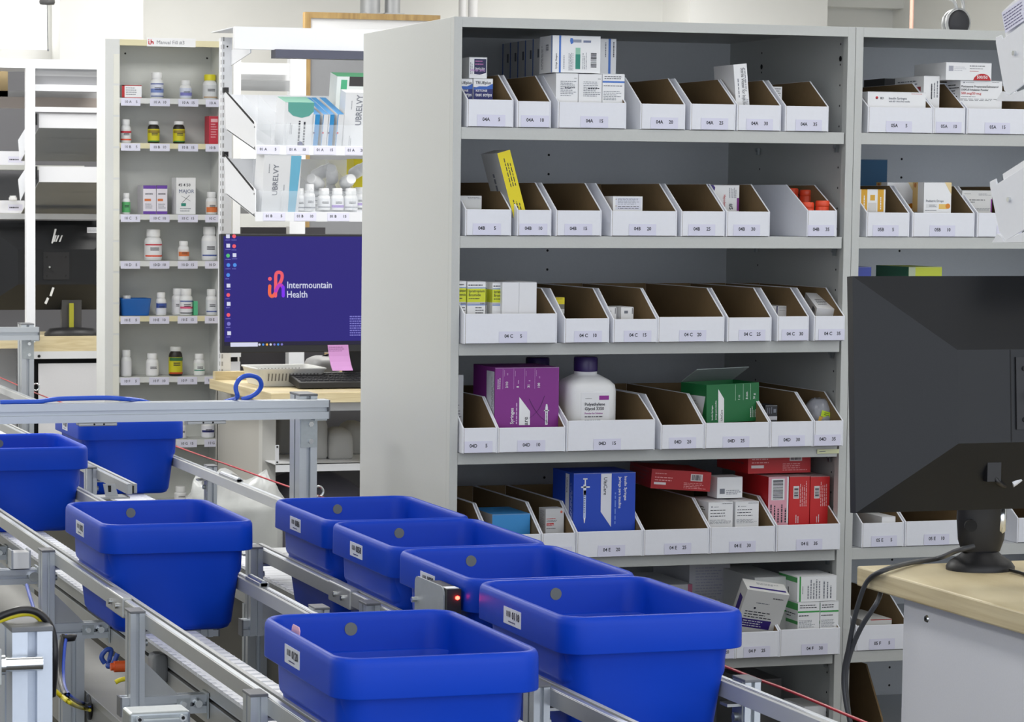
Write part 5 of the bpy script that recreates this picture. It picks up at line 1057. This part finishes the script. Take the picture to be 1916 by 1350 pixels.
# ------------------------------------------------------------------ manual fill unit
MF = 8.93
xl = at(197, 80, Y=MF).x; xi = at(224, 80, Y=MF).x
zt_ = at(215, 73, Y=MF).z
MW = at(413, 400, Y=MF).x-xl; MD = .14
GP = mat('mf_paint', (222, 224, 222), .5, noise=.02)
MFI = mat('mf_inside', (206, 208, 204), .55, noise=.02)
t = thing('shallow_cabinet', 'shallow white and cream wall cabinet with the Manual Fill sign on top', 'cabinet', (xl, MF, 0))
q = MB().box(0, .003, .012, MD, 0, zt_, GP).box(0, xi-xl, -.001, .012, 0, zt_, GP)
for k_ in range(14): q.box(.028, xi-xl-.001, -.0022, -.001, .62+k_*.105, .62+k_*.105+.098, C(232, 232, 222))
q.build('side_panel', t)
MB().box(MW-.003, MW, 0, MD, 0, zt_, GP).build('side_panel', t)
q = MB().box(.003, MW-.003, MD-.003, MD, 0, zt_, MFI).fr((0, MD-.0032, 0), (1, 0, 0), (0, 0, 1), (0, -1, 0))
for x, y in ((234, 100), (387, 109)): p = at(x, y, Y=MF+MD); q.disc(p.x-xl, p.z, .0035, DARK)
q.build('back_panel', t)
MB().box(.003, MW-.003, .012, MD-.003, zt_-.003, zt_, CREAM).box(xi-xl, MW-.003, -.0015, .012, zt_-.02, zt_, CREAM).build('top_panel', t)
zmf = [at(300, y, Y=MF).z for y in (184, 268, 401, 488, 591, 705, 823, 940)]
for r_, z in enumerate(zmf):
    s = MB().box(.004, MW-.004, .002, MD-.004, z-.003, z, MFI).box(xi-xl, MW-.004, 0, .003, z-.018, z, CREAM if r_ in (1, 4) else GP).build('shelf', t)
    for k_, (a, b) in enumerate(((226, 262), (280, 317), (333, 370), (384, 411))):
        A_ = at(a, 400, Y=MF).x-xl; B_ = at(b, 400, Y=MF).x-xl
        q = MB().box(A_, B_, -.0015, 0, z-.026, z-.001, TAG).fr((A_, -.0015, z-.026), (1, 0, 0), (0, 0, 1), (0, -1, 0))
        q.text(.014, .009, .009, '10 %s' % 'ABCDEFGH'[r_], INK, bold=.01)
        if k_ < 3: q.text(.056, .009, .009, str(5+5*k_), INK, al='r', bold=.01)
        q.build('shelf_tag', s)
a = at(275, 87, Y=MF-.003); b = at(366, 71, Y=MF-.003)
q = MB(); w_ = b.x-a.x; h_ = .029; q.box(0, w_, 0, .001, 0, h_, WHITE).fr((0, 0, 0), (1, 0, 0), (0, 0, 1), (0, -1, 0))
for x, y0, y1 in ((.006, .007, .018), (.014, .009, .023), (.021, .007, .016)): q.rect(x-.0018, y0, x+.0018, y1, HR)
q.rect(.006, .006, .014, .009, HR).rect(.014, .013, .021, .017, HR).disc(.006, .0215, .002, HR)
q.text(.034, .0085, .0125, 'Manual Fill #3', C(110, 112, 120), bold=.015, wmax=w_-.04)
tag(q.build('name_sign', None, (a.x, MF-.0035, a.z+.001)), 'white Manual Fill #3 sign with a small red logo on the shallow cabinet', 'sign')
YB_ = MF+.03
def mfb(label, x0, x1, yt, r_, **k): return bottle(label, x0, x1, yt, zmf[r_]+.001, YB_, **k)
def mfc(label, x0, x1, yt, r_, m, P, **k): return carton(label, x0, x1, yt, zmf[r_]+.001, y=YB_, d=k.pop('d', .06), m=m, P=P, **k)
OR = C(224, 120, 60); BL2 = C(60, 84, 160)
mfc('red and white box at the left of the top Manual Fill shelf', 228, 265, 159, 0, WHITE, [('r', 'F', 0, 0, .14, 1, RED), ('r', 'F', 0, .93, 1, 1, RED), ('d', 'F', .2, .2, .85, .85, 4, GREYINK), ('r', 'F', 0, 0, 1, .05, RED)])
mfb('white bottle with a blue-edged label on the top Manual Fill shelf', 284, 308, 135, 0, lab=C(225, 228, 240), stripe=[(0, .06, BL2), (.92, 1, BL2), (.3, .6, C(120, 140, 200))])
mfb('small white bottle with a pale blue label on the top Manual Fill shelf', 339, 361, 150, 0, lab=C(216, 222, 240), stripe=[(.2, .55, C(130, 130, 200))])
mfb('white bottle with a yellow cap on the top Manual Fill shelf', 383, 409, 139, 0, cap=C(228, 218, 40), lab=C(222, 224, 226), stripe=[(.0, .07, C(190, 140, 60))])
mfb('white bottle with red and orange label, second Manual Fill shelf', 227, 247, 223, 1, lab=C(232, 232, 232), stripe=[(.7, .85, HR), (.08, .2, ORA)])
for i, (a, b) in enumerate(((279, 300.5), (326.5, 348))):
    mfb('dark white-capped bottle with yellow label, %s one, second Manual Fill shelf' % ('left', 'right')[i], a, b, 226.5, 1, body=C(40, 36, 28), lab=C(214, 204, 30), stripe=[(.68, .9, C(150, 130, 40)), (0, .08, C(70, 140, 60))], capf=.15, group='dark bottles with yellow labels')
mfc('red box at the right end of the second Manual Fill shelf', 391, 409, 217, 1, C(206, 52, 72), [('d', 'F', .2, .2, .9, .75, 6, C(240, 190, 196)), ('r', 'F', .2, .78, .9, .9, C(240, 190, 196))])
mfb('small white bottle with a green label on the third Manual Fill shelf', 230, 245, 361, 2, lab=C(90, 178, 110))
for i, (a, b) in enumerate(((268, 292), (293, 313))):
    mfc('white and purple carton, %s of the pair on the third Manual Fill shelf' % ('left', 'right')[i], a, b, 346.5, 2, C(236, 232, 240), [('r', 'F', 0, .88, 1, 1, C(110, 70, 170)), ('r', 'F', 0, 0, 1, .1, C(110, 70, 170)), ('d', 'F', .15, .65, .85, .75, 1, INK), ('r', 'F', .1, .45, .6, .53, OR), ('d', 'F', .15, .18, .85, .38, 3, GREYINK)], d=.09, group='white and purple cartons')
mfc('tall white carton marked with a pen cross on the third Manual Fill shelf', 330, 366, 332, 2, WHITE, [('t', 'F', .1, .76, .08, '45 4 50', INK), ('t', 'F', .14, .58, .1, 'MAJOR', C(60, 80, 130)), ('p', 'F', [(.25, .5), (.28, .5), (.75, .36), (.72, .36)], INK), ('p', 'F', [(.3, .32), (.33, .32), (.7, .52), (.67, .52)], INK), ('r', 'F', .25, .22, .5, .3, TEAL), ('d', 'F', .2, .06, .8, .18, 2, GREYINK)], d=.07)
mfb('white bottle with an orange label patch on the third Manual Fill shelf', 388, 408, 359, 2, lab=C(236, 232, 228), stripe=[(.05, .5, OR)])
mfb('large white bottle with an orange stripe on the fourth Manual Fill shelf', 274, 306, 429, 3, lab=C(238, 238, 240), stripe=[(.1, .2, ORA), (.82, .9, HR)])
mfb('small white bottle with an orange patch on the fourth Manual Fill shelf', 336, 355.5, 451, 3, lab=C(236, 232, 230), stripe=[(.3, .75, OR)])
mfb('large white bottle at the right end of the fourth Manual Fill shelf', 381, 409, 424, 3, lab=C(234, 236, 240), stripe=[(.12, .2, BL2)])
a = at(226, 559, Y=MF+.012); b = at(285, 559, Y=MF+.012); w_ = b.x-a.x
q = MB(); BB = C(30, 100, 180, rough=.3); hh_ = a.z-zmf[4]
q.loft([rr(w_/2*k_, .045*k_, .012, z_, 4) for k_, z_ in ((.86, 0), (.88, .003), (.985, hh_-.004), (1.0, hh_), (.95, hh_), (.83, .005))], BB)
tag(q.build('basket', None, (a.x+w_/2, MF+.06, zmf[4]+.001)), 'small blue plastic basket on the fifth Manual Fill shelf', 'basket')
bottle('white-capped bottle standing inside the small blue basket', 230, 248, 553, zmf[4]+.007, MF+.045, group=None)
mfb('white bottle with a blue label on the fifth Manual Fill shelf', 294, 313, 547, 4, lab=C(226, 228, 236), stripe=[(.5, .9, BL2)])
mfb('white bottle half hidden behind its neighbour on the fifth Manual Fill shelf', 328, 350, 540, 4, lab=C(232, 232, 236), dy=.03)
mfb('white bottle with pink print in front of its neighbour on the fifth Manual Fill shelf', 339, 363, 540, 4, lab=C(232, 232, 236), stripe=[(.86, .94, BL2), (.35, .5, C(220, 90, 130)), (.0, .06, INK)])
mfc('thin green card standing beside two bottles on the fifth Manual Fill shelf', 363, 370, 563, 4, C(90, 190, 140), [], d=.03, name='green_card', cat='card')
mfb('white bottle with a blue stripe at the right of the fifth Manual Fill shelf', 388, 408, 541, 4, lab=C(226, 228, 234), stripe=[(.1, .18, BL2)])
mfb('plain white bottle at the left of the sixth Manual Fill shelf', 228, 248, 655, 5, lab=C(238, 238, 242), txt=False)
mfb('white bottle with black pen writing on the sixth Manual Fill shelf', 276, 299, 661, 5, lab=C(238, 238, 240))
mfb('dark bottle with a silver cap and yellow label on the sixth Manual Fill shelf', 319, 344, 649, 5, body=C(36, 30, 24), cap=C(214, 216, 214), lab=C(208, 200, 30), stripe=[(0, .1, C(190, 70, 30)), (.78, .98, C(50, 110, 60))], capf=.15)
mfb('small white bottle with a green line on the sixth Manual Fill shelf', 365, 385, 662, 5, lab=C(234, 238, 236), stripe=[(.3, .4, TEAL)])
mfb('white bottle with a dark label on the seventh Manual Fill shelf, under the beam', 380, 403, 780, 6, lab=C(232, 232, 240), stripe=[(.4, .6, NAVY)])
mfb('white bottle on the seventh Manual Fill shelf, right of the far tote', 331, 351, 786, 6, lab=C(236, 236, 238))
mfb('white jar on the lowest Manual Fill shelf, above the conveyor', 329, 352, 910, 7, lab=C(236, 236, 238), capf=.4)
# ------------------------------------------------------------------ bag-lined bin between conveyor and desk
bx0 = at(405, 1000, Y=7.35).x; bx1 = at(520, 1000, Y=7.35).x
bm = (bx0+bx1)/2
t = thing('waste_bin', 'grey waste bin with a clear plastic liner behind the right conveyor', 'bin', (bm, 7.5, 0))
zr_ = at(450, 952, Y=7.35).z
MB().lathe([(.10, 0), (.13, zr_-.02), (.135, zr_), (.125, zr_), (.095, .01)], C(168, 170, 166), n=24, sx=1, sy=.9).build('bin_body', t)
R = random.Random(4); L = []
for i, (r_, z) in enumerate(((.139, -.16), (.141, -.08), (.143, -.01), (.138, .012), (.128, .03), (.12, .055), (.112, .075), (.09, .06))):
    n = 40; L.append([(r_*(1+.07*math.sin(7*a_+i*.7)*(i > 2)+.05*(R.random()-.5))*math.cos(a_), r_*.9*(1+.06*math.sin(9*a_+i)*(i > 2)+.05*(R.random()-.5))*math.sin(a_), zr_+z+(.018*math.sin(5*a_+i) if i > 4 else 0)) for a_ in [2*math.pi*j/n for j in range(n)]])
MB().loft(L, FILM, cap0=False, cap1=False).build('plastic_liner', t)
# ------------------------------------------------------------------ far-left workstation seen from behind
FY = 10.2
def span(n, x0, x1, y0, y1, Y, th, m, parent, name):
    a = at(x0, (y0+y1)/2, Y=Y); b = at(x1, (y0+y1)/2, Y=Y); zt = at((x0+x1)/2, y0, Y=Y).z; zb = at((x0+x1)/2, y1, Y=Y).z
    n.box(a.x, b.x, Y, Y+th, zb, zt, m); return n
t = thing('shelf_rack', 'white steel rack of the far left workstation, seen from behind', 'rack', (0, 0, 0))
t.location = (at(58, 400, Y=FY).x, FY, 0); inv = Matrix.Translation(t.location).inverted()
def part(q, name, p=None):
    o = q.build(name, p or t)
    if (p or t) is t: o.matrix_parent_inverse = inv
    return o
u = span(MB(), 49.5, 66, 127, 640, FY, .035, WRACK, t, '')
pL = at(49.5, 300, Y=FY); 
for k_ in range(40): u.box(pL.x-.0008, pL.x, FY+.008, FY+.014, 1.05+k_*.025, 1.064+k_*.025, C(235, 235, 240))
part(u, 'upright')
part(span(MB(), 225, 241, 127, 640, FY, .035, WRACK, t, ''), 'upright')
part(span(MB(), -60, 240, 111, 128, FY+.02, .3, WRACK, t, ''), 'top_tray')
part(span(span(MB(), 66, 226, 128, 143, FY+.05, .003, C(196, 197, 200), t, ''), 66, 226, 143, 159, FY+.05, .003, C(150, 151, 155), t, ''), 'top_back')
part(span(MB(), 66, 226, 159, 171, FY+.04, .03, WRACK, t, ''), 'rail')
part(span(MB(), -60, 226, 171, 182, FY+.4, .003, C(170, 171, 173), t, ''), 'rail')
q = span(MB(), -60, 226, 182, 203, FY+.35, .05, C(168, 158, 152), t, ''); part(q, 'bin_row')
part(span(MB(), 66, 226, 201, 210, FY+.02, .012, WRACK, t, ''), 'rail')
def ttray(y0, y1, y2):
    a = at(73, y0, Y=FY+.03); b = at(226, y1, Y=FY+.03); zt = a.z; zm = at(150, y1, Y=FY+.03).z; zf = at(150, y2, Y=FY+.42).z
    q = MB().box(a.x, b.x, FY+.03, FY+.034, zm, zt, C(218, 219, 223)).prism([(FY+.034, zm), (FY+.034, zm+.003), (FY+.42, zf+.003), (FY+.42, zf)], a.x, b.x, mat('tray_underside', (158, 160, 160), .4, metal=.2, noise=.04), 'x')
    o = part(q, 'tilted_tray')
    h = MB()
    for f, n_ in ((.3, 24), (.75, 24)):
        for k_ in range(n_):
            x = a.x+.02+k_*(b.x-a.x-.04)/n_; y = FY+.034+f*.386; z = zm+(zf-zm)*f-.0006; h.add([(x, y-.004, z), (x, y+.004, z), (x+.005, y+.004, z), (x+.005, y-.004, z)], [(0, 1, 2, 3)], WHITE)
    part(h, 'perforations', o)
    e = at(71, 300, Y=FY+.03).x
    part(MB().box(e-.012, e-.004, FY+.02, FY+.03, zm+.01, zt, DARK), 'hook_clip', o)
ttray(212, 240, 302); ttray(311, 341, 400)
part(span(MB(), -60, 226, 400, 410, FY+.30, .03, C(178, 180, 182), t, ''), 'rail')
a = at(66, 300, Y=FY+.2)
# left end plate (white triangle)
for k_, (p_) in enumerate((((34, 262), (50, 236), (50, 275), (37, 298)), ((34, 336), (50, 312), (50, 350), (38, 376)))):
    P = [at(x, y, Y=FY+.06) for x, y in p_]
    part(MB().prism([(p.x, p.z) for p in P], FY+.06, FY+.064, WRACK, 'y'), 'end_plate')
# its monitor and desk
tl = at(-40, 412, Y=FY+.35); bh_ = tl.z-at(-40, 580, Y=FY+.35).z
wd_ = at(240, 412, Y=FY+.35).x-tl.x
m2 = monitor_back('black monitor seen from behind at the far left workstation', Vector((tl.x, FY+.35, tl.z)), FY+.35, wd_, bh_, 0)
a = at(163, 425, Y=FY+.302); q = MB().box(0, .06, -.001, 0, -.022, 0, C(214, 216, 222)).fr((0, -.001, -.022), (1, 0, 0), (0, 0, 1), (0, -1, 0)).dashes(.004, .004, .056, .018, 3, GREYINK)
q2 = MB()
for P in (((96, 455), (99, 455), (106, 428), (102.5, 428)), ((100, 452), (102.5, 452), (106, 440), (103.5, 440)), ((103.5, 452), (106, 452), (111, 440), (108, 440)), ((110, 452), (113, 452), (117.5, 440), (115, 440)), ((94, 544.+38), (98, 582), (102.5, 572), (98.5, 572)), ((83, 567), (87, 569), (92, 558), (88, 556)), ((92.5, 553), (96.5, 554), (102, 538), (98, 537))):
    if P[0][1] > 575: continue
    L = [at(x, y, Y=FY+.302) for x, y in P]; q2.add(L, [(0, 1, 2, 3)], C(214, 216, 218, rough=.2))
o2 = q2.build('silver_logo', m2); o2.matrix_parent_inverse = Matrix.Translation(m2.location).inverted()
tag(q.build('asset_sticker', None, (a.x, FY+.302, a.z)), 'white printed sticker on the back of the far left monitor', 'sticker')
p = at(136, 620, Y=FY+.32); zd3 = at(130, 629, Y=FY+.3).z
t3 = thing('monitor_stand', 'dark monitor stand of the far left workstation, with a yellow-green strip', 'stand', (p.x, FY+.34, zd3))
MB().lathe([(.11, 0), (.11, .012), (.09, .03), (.02, .035)], BLACK, n=20, sy=.6).box(-.04, .04, .0, .03, .03, .16, C(58, 58, 60)).build('column', t3)
MB().box(-.012, .006, -.012, -.004, .03, .13, C(150, 150, 40)).build('yellow_strip', t3)
t4 = thing('workbench', 'maple-topped workbench of the far left workstation', 'desk', (p.x, FY, 0))
a = at(66, 640, Y=FY); 
x0_ = at(-60, 640, Y=FY).x-p.x
MB().box(x0_, .62, .07, .7, zd3-.033, zd3, MAPLE).build('desktop', t4)
zc0 = at(130, 630, Y=FY).z; zc1 = at(130, 658, Y=FY).z
MB().box(a.x-p.x, .62, .05, .07, zc1, zc0, MAPLE).build('back_curb', t4)
zp = at(130, 672, Y=FY).z
q = MB().box(a.x-p.x-.01, .62, .05, .08, zp, zc1, C(222, 223, 225)); pp_ = at(73, 666, Y=FY+.05); q.cyl((pp_.x-p.x, .05, pp_.z), (pp_.x-p.x, .049, pp_.z), .006, DARK, 10); q.build('rail', t4)
c0 = at(72, 680, Y=FY+.06); MB().box(c0.x-p.x, .62, .06, .064, .2, c0.z, mat('light_panel', (216, 216, 219), .5, noise=.03, scale=200)).box(a.x-p.x-.01, .62, .10, .11, .2, zc1, DARK).build('back_panel', t4)
MB().box(a.x-p.x-.02, a.x-p.x, .05, .09, 0, zc1, WRACK).build('leg', t4)
MB().box(x0_, a.x-p.x-.02, .3, .31, .1, zc1, PAN).build('side_panel', t4)
# carton and bins on the far-left rack
q = MB(); a = at(-20, 182, Y=FY+.36); b = at(18, 122, Y=FY+.36)
q.box(a.x, b.x, FY+.40, FY+.52, a.z, b.z, mat('brown_box_card', (170, 150, 112), .8, noise=.04)); tag(q.build('cardboard_box', None), 'brown cardboard box at the far left, behind the white rack', 'box')
a = at(-20, 285, Y=FY+.8)
for i, (y0, y1, ys_) in enumerate(((283, 308, 'upper'), (375, 398, 'lower'))):
    a = at(-30, y1, Y=FY+.8); b = at(46, y0, Y=FY+.8)
    o = MB().box(0, b.x-a.x, 0, .2, 0, b.z-a.z, CARD).fr((0, 0, 0), (1, 0, 0), (0, 0, 1), (0, -1, 0)).rect(.1, .01, .16, .035, TAG).dashes(.105, .015, .155, .03, 1, INK)
    tag(o.build('shelf_bin', None, (a.x, FY+.8, a.z)), '%s white bin at the far left edge, behind the far workstation rack' % ys_, 'bin')
    z_ = at(0, y1, Y=FY+.8).z
    tag(MB().box(-.6, b.x-a.x+.25, 0, .3, -.02, -.001, CAB).build('wall_shelf', None, (a.x, FY+.8, z_)), 'grey shelf under the %s white bin at the far left' % ys_, 'shelf')
p = at(25, 375, Y=FY+.72); bottle('small white bottle beside the lower bin at the far left edge', 18, 33, 366, at(25, 376, Y=FY+.72).z, FY+.75)
a = at(-30, 600, Y=FY+1.1); b = at(190, 196, Y=FY+1.1)
tag(MB().box(0, b.x-a.x+.25, 0, .02, 0, 1.75, C(108, 108, 112)).build('back_board', None, (a.x, FY+1.15, .4)), 'dark grey board behind the far left workstation', 'board')
# ------------------------------------------------------------------ things between the purple screen and the back wall
Y_ = 10.6
a = at(542, 400, Y=Y_); b = at(571, 400, Y=Y_)
tag(MB().box(0, b.x-a.x, 0, .05, 0, at(555, 108, Y=Y_).z, WRACK).build('rack_post', None, (a.x, Y_, 0)), 'broad white upright post seen behind the purple-screened monitor', 'post')
t = thing('shelf_rack', 'white tray rack of a further workstation, glimpsed above the 01 A tray', 'rack', (at(450, 300, Y=10.3).x, 10.3, 0)); inv = Matrix.Translation(t.location).inverted()
part(span(MB(), 436, 450, 110, 560, 10.3, .03, C(214, 215, 215), t, ''), 'upright')
part(span(MB(), 450, 542, 118, 139, 10.35, .02, WRACK, t, ''), 'rail')
part(span(MB(), 450, 542, 139, 150, 10.4, .01, C(205, 206, 208), t, ''), 'rail')
part(span(MB(), 450, 542, 150, 170, 10.45, .01, C(150, 152, 154), t, ''), 'rail')
part(span(MB(), 450, 569, 262, 300, 10.4, .2, WRACK, t, ''), 'tray_front')
part(span(MB(), 450, 542, 400, 423, 10.4, .1, C(200, 201, 198), t, ''), 'rail')
part(span(MB(), 450, 542, 300, 400, 10.7, .01, C(150, 151, 154), t, ''), 'back_panel')
a = at(452, 560, Y=10.8); zt_ = at(500, 425, Y=10.8).z
tag(MB().box(0, .36, 0, .03, 0, zt_, mat('dark_board_grey', (58, 56, 60), .6, noise=.04)).build('back_board', None, (a.x, 10.8, 0)), 'dark board standing behind the purple-screened monitor, under the further rack', 'board')
sack('rounded white jug on the further desk, behind the purple screen stand', 588, 640, 668, 8.45, H-.6, C(170, 170, 172), .15)
wcable('black cable curving behind the purple-screened monitor', [at(580, 720, Y=8.5), at(584, 695, Y=8.5), at(600, 670, Y=8.5), at(625, 660, Y=8.5), at(660, 650, Y=8.5)], .004, (24, 24, 26))
# wood-framed board
BY = 12.2
a = at(571, 22, Y=BY); b = at(824, 30, Y=BY); zb_ = H-.75; w_ = b.x-a.x; hB = a.z-zb_
t = thing('framed_board', 'tall oak-framed board standing behind the rack and the grey cabinet', 'board', (a.x, BY, zb_))
MB().box(0, .028, 0, .04, 0, hB, OAK).box(w_-.028, w_, 0, .04, 0, hB, OAK).box(.028, w_-.028, 0, .04, hB-.028, hB, OAK).box(.028, w_-.028, 0, .04, 0, .028, OAK).build('frame', t)
zm = at(600, 58, Y=BY).z-zb_
MB().box(.028, w_-.028, .01, .02, .028, zm, mat('board_grey', (150, 152, 156), .6, noise=.03)).build('grey_panel', t)
MB().box(.028, w_-.028, .01, .02, zm, hB-.028, WHITE).build('glare_panel', t)  # upper part of the board coloured white for the glare on it
MB().box(.03, w_-.03, .04, .06, -zb_, 0, OAK).build('legs', t)
# pipes, pendant, conduit, headset
GAL = mat('galvanised_pipe', (172, 174, 176), .45, metal=.5, noise=.06, scale=20)
for i, (a, b) in enumerate(((686, 722), (732, 760))):
    A_ = at(a, 10, Y=12.8); B_ = at(b, 10, Y=12.8); z_ = at(700, 25, Y=12.8).z
    q = MB().cyl(((A_.x+B_.x)/2, 12.9, z_), ((A_.x+B_.x)/2, 12.9, ZC), (B_.x-A_.x)/2, GAL, 20)
    q.box((A_.x+B_.x)/2-.05, (A_.x+B_.x)/2+.05, 12.86, 13.4, z_, z_+.008, GAL)
    tag(q.build('wall_pipe', None), '%s galvanised pipe above the oak-framed board' % ('wide left', 'narrow right')[i], 'pipe')
for i, (a, b) in enumerate(((871, 885), (889, 906))):
    A_ = at(a, 10, Y=12.8); B_ = at(b, 10, Y=12.8)
    tag(MB().cyl(((A_.x+B_.x)/2, 12.9, 1.9), ((A_.x+B_.x)/2, 12.9, ZC), (B_.x-A_.x)/2, C(200, 200, 200), 16).build('wall_pipe', None), '%s pale pipe just above the left end of the grey cabinet top' % ('first', 'second')[i], 'pipe')
A_ = at(1706, 20, Y=10)
tag(MB().cyl((A_.x, 10, 1.2), (A_.x, 10, ZC), .0085, C(196, 158, 142), 12).build('conduit', None), 'thin salmon-coloured vertical conduit above cabinet 05', 'pipe')
p = at(88, 4, Y=11)
t = thing('pendant_sensor', 'small grey ceiling unit with a hanging pull cord, top left', 'light', (p.x, 11, p.z))
MB().lathe([(.001, -.012), (.03, -.01), (.034, 0), (.03, .02), (.012, .03)], C(96, 96, 98), n=16).build('housing', t)
MB().cyl((0, 0, .03), (0, 0, ZC-p.z), .004, C(200, 200, 200), 8).build('rod', t)
e = at(90, 94, Y=11); MB().tube([(0, 0, -.01), (.001, 0, -.1), (e.x-p.x, 0, e.z-p.z)], .0014, GREYINK, 6).lathe([(.001, -.004), (.004, 0), (.001, .006)], GREYINK, c=(e.x-p.x, 0, e.z-p.z), n=8).build('pull_cord', t)
# headset on cabinet 05
c = at(1800, 26, Y=YC+.25)
t = thing('headset', 'black and silver over-ear headset lying on top of cabinet 05', 'headset', (c.x, YC+.27, CT))
r0 = .026; zc_ = .034
RX_ = (math.radians(90), 0, math.radians(-8))
SV = mat('silver_plastic', (176, 178, 180), .3, metal=.4, noise=.03)
for dx, dy, nm in ((0, 0, 'ear_cup'), (.016, .045, 'ear_cup')):
    o = MB().lathe([(.001, .014), (.02, .013), (.025, .010), (.027, .004), (.027, -.008), (.024, -.014), (.001, -.014)], C(38, 38, 44), n=24, sy=1.18).build(nm, t, (dx, dy, zc_), RX_)
    MB().lathe([(.0255, .0095), (.029, .008), (.030, .0), (.028, -.003)], SV, n=24, sy=1.18, cap0=False, cap1=False).build('silver_ring', o)
q = MB().tube(bez([(.030, .03, .05), (.034, .04, .09), (.01, .06, .13), (-.02, .05, .1), (-.012, .0, .085), (-.004, -.004, .062)], 6), .004, SV, 8); q.build('headband', t)
MB().tube(bez([(.03, .03, .066), (.040, .03, .05), (.045, .03, .02), (.040, .03, .006), (.031, .03, .01), (.028, .03, .04)], 5), .0022, BLACK, 8).build('cord_loop', t)
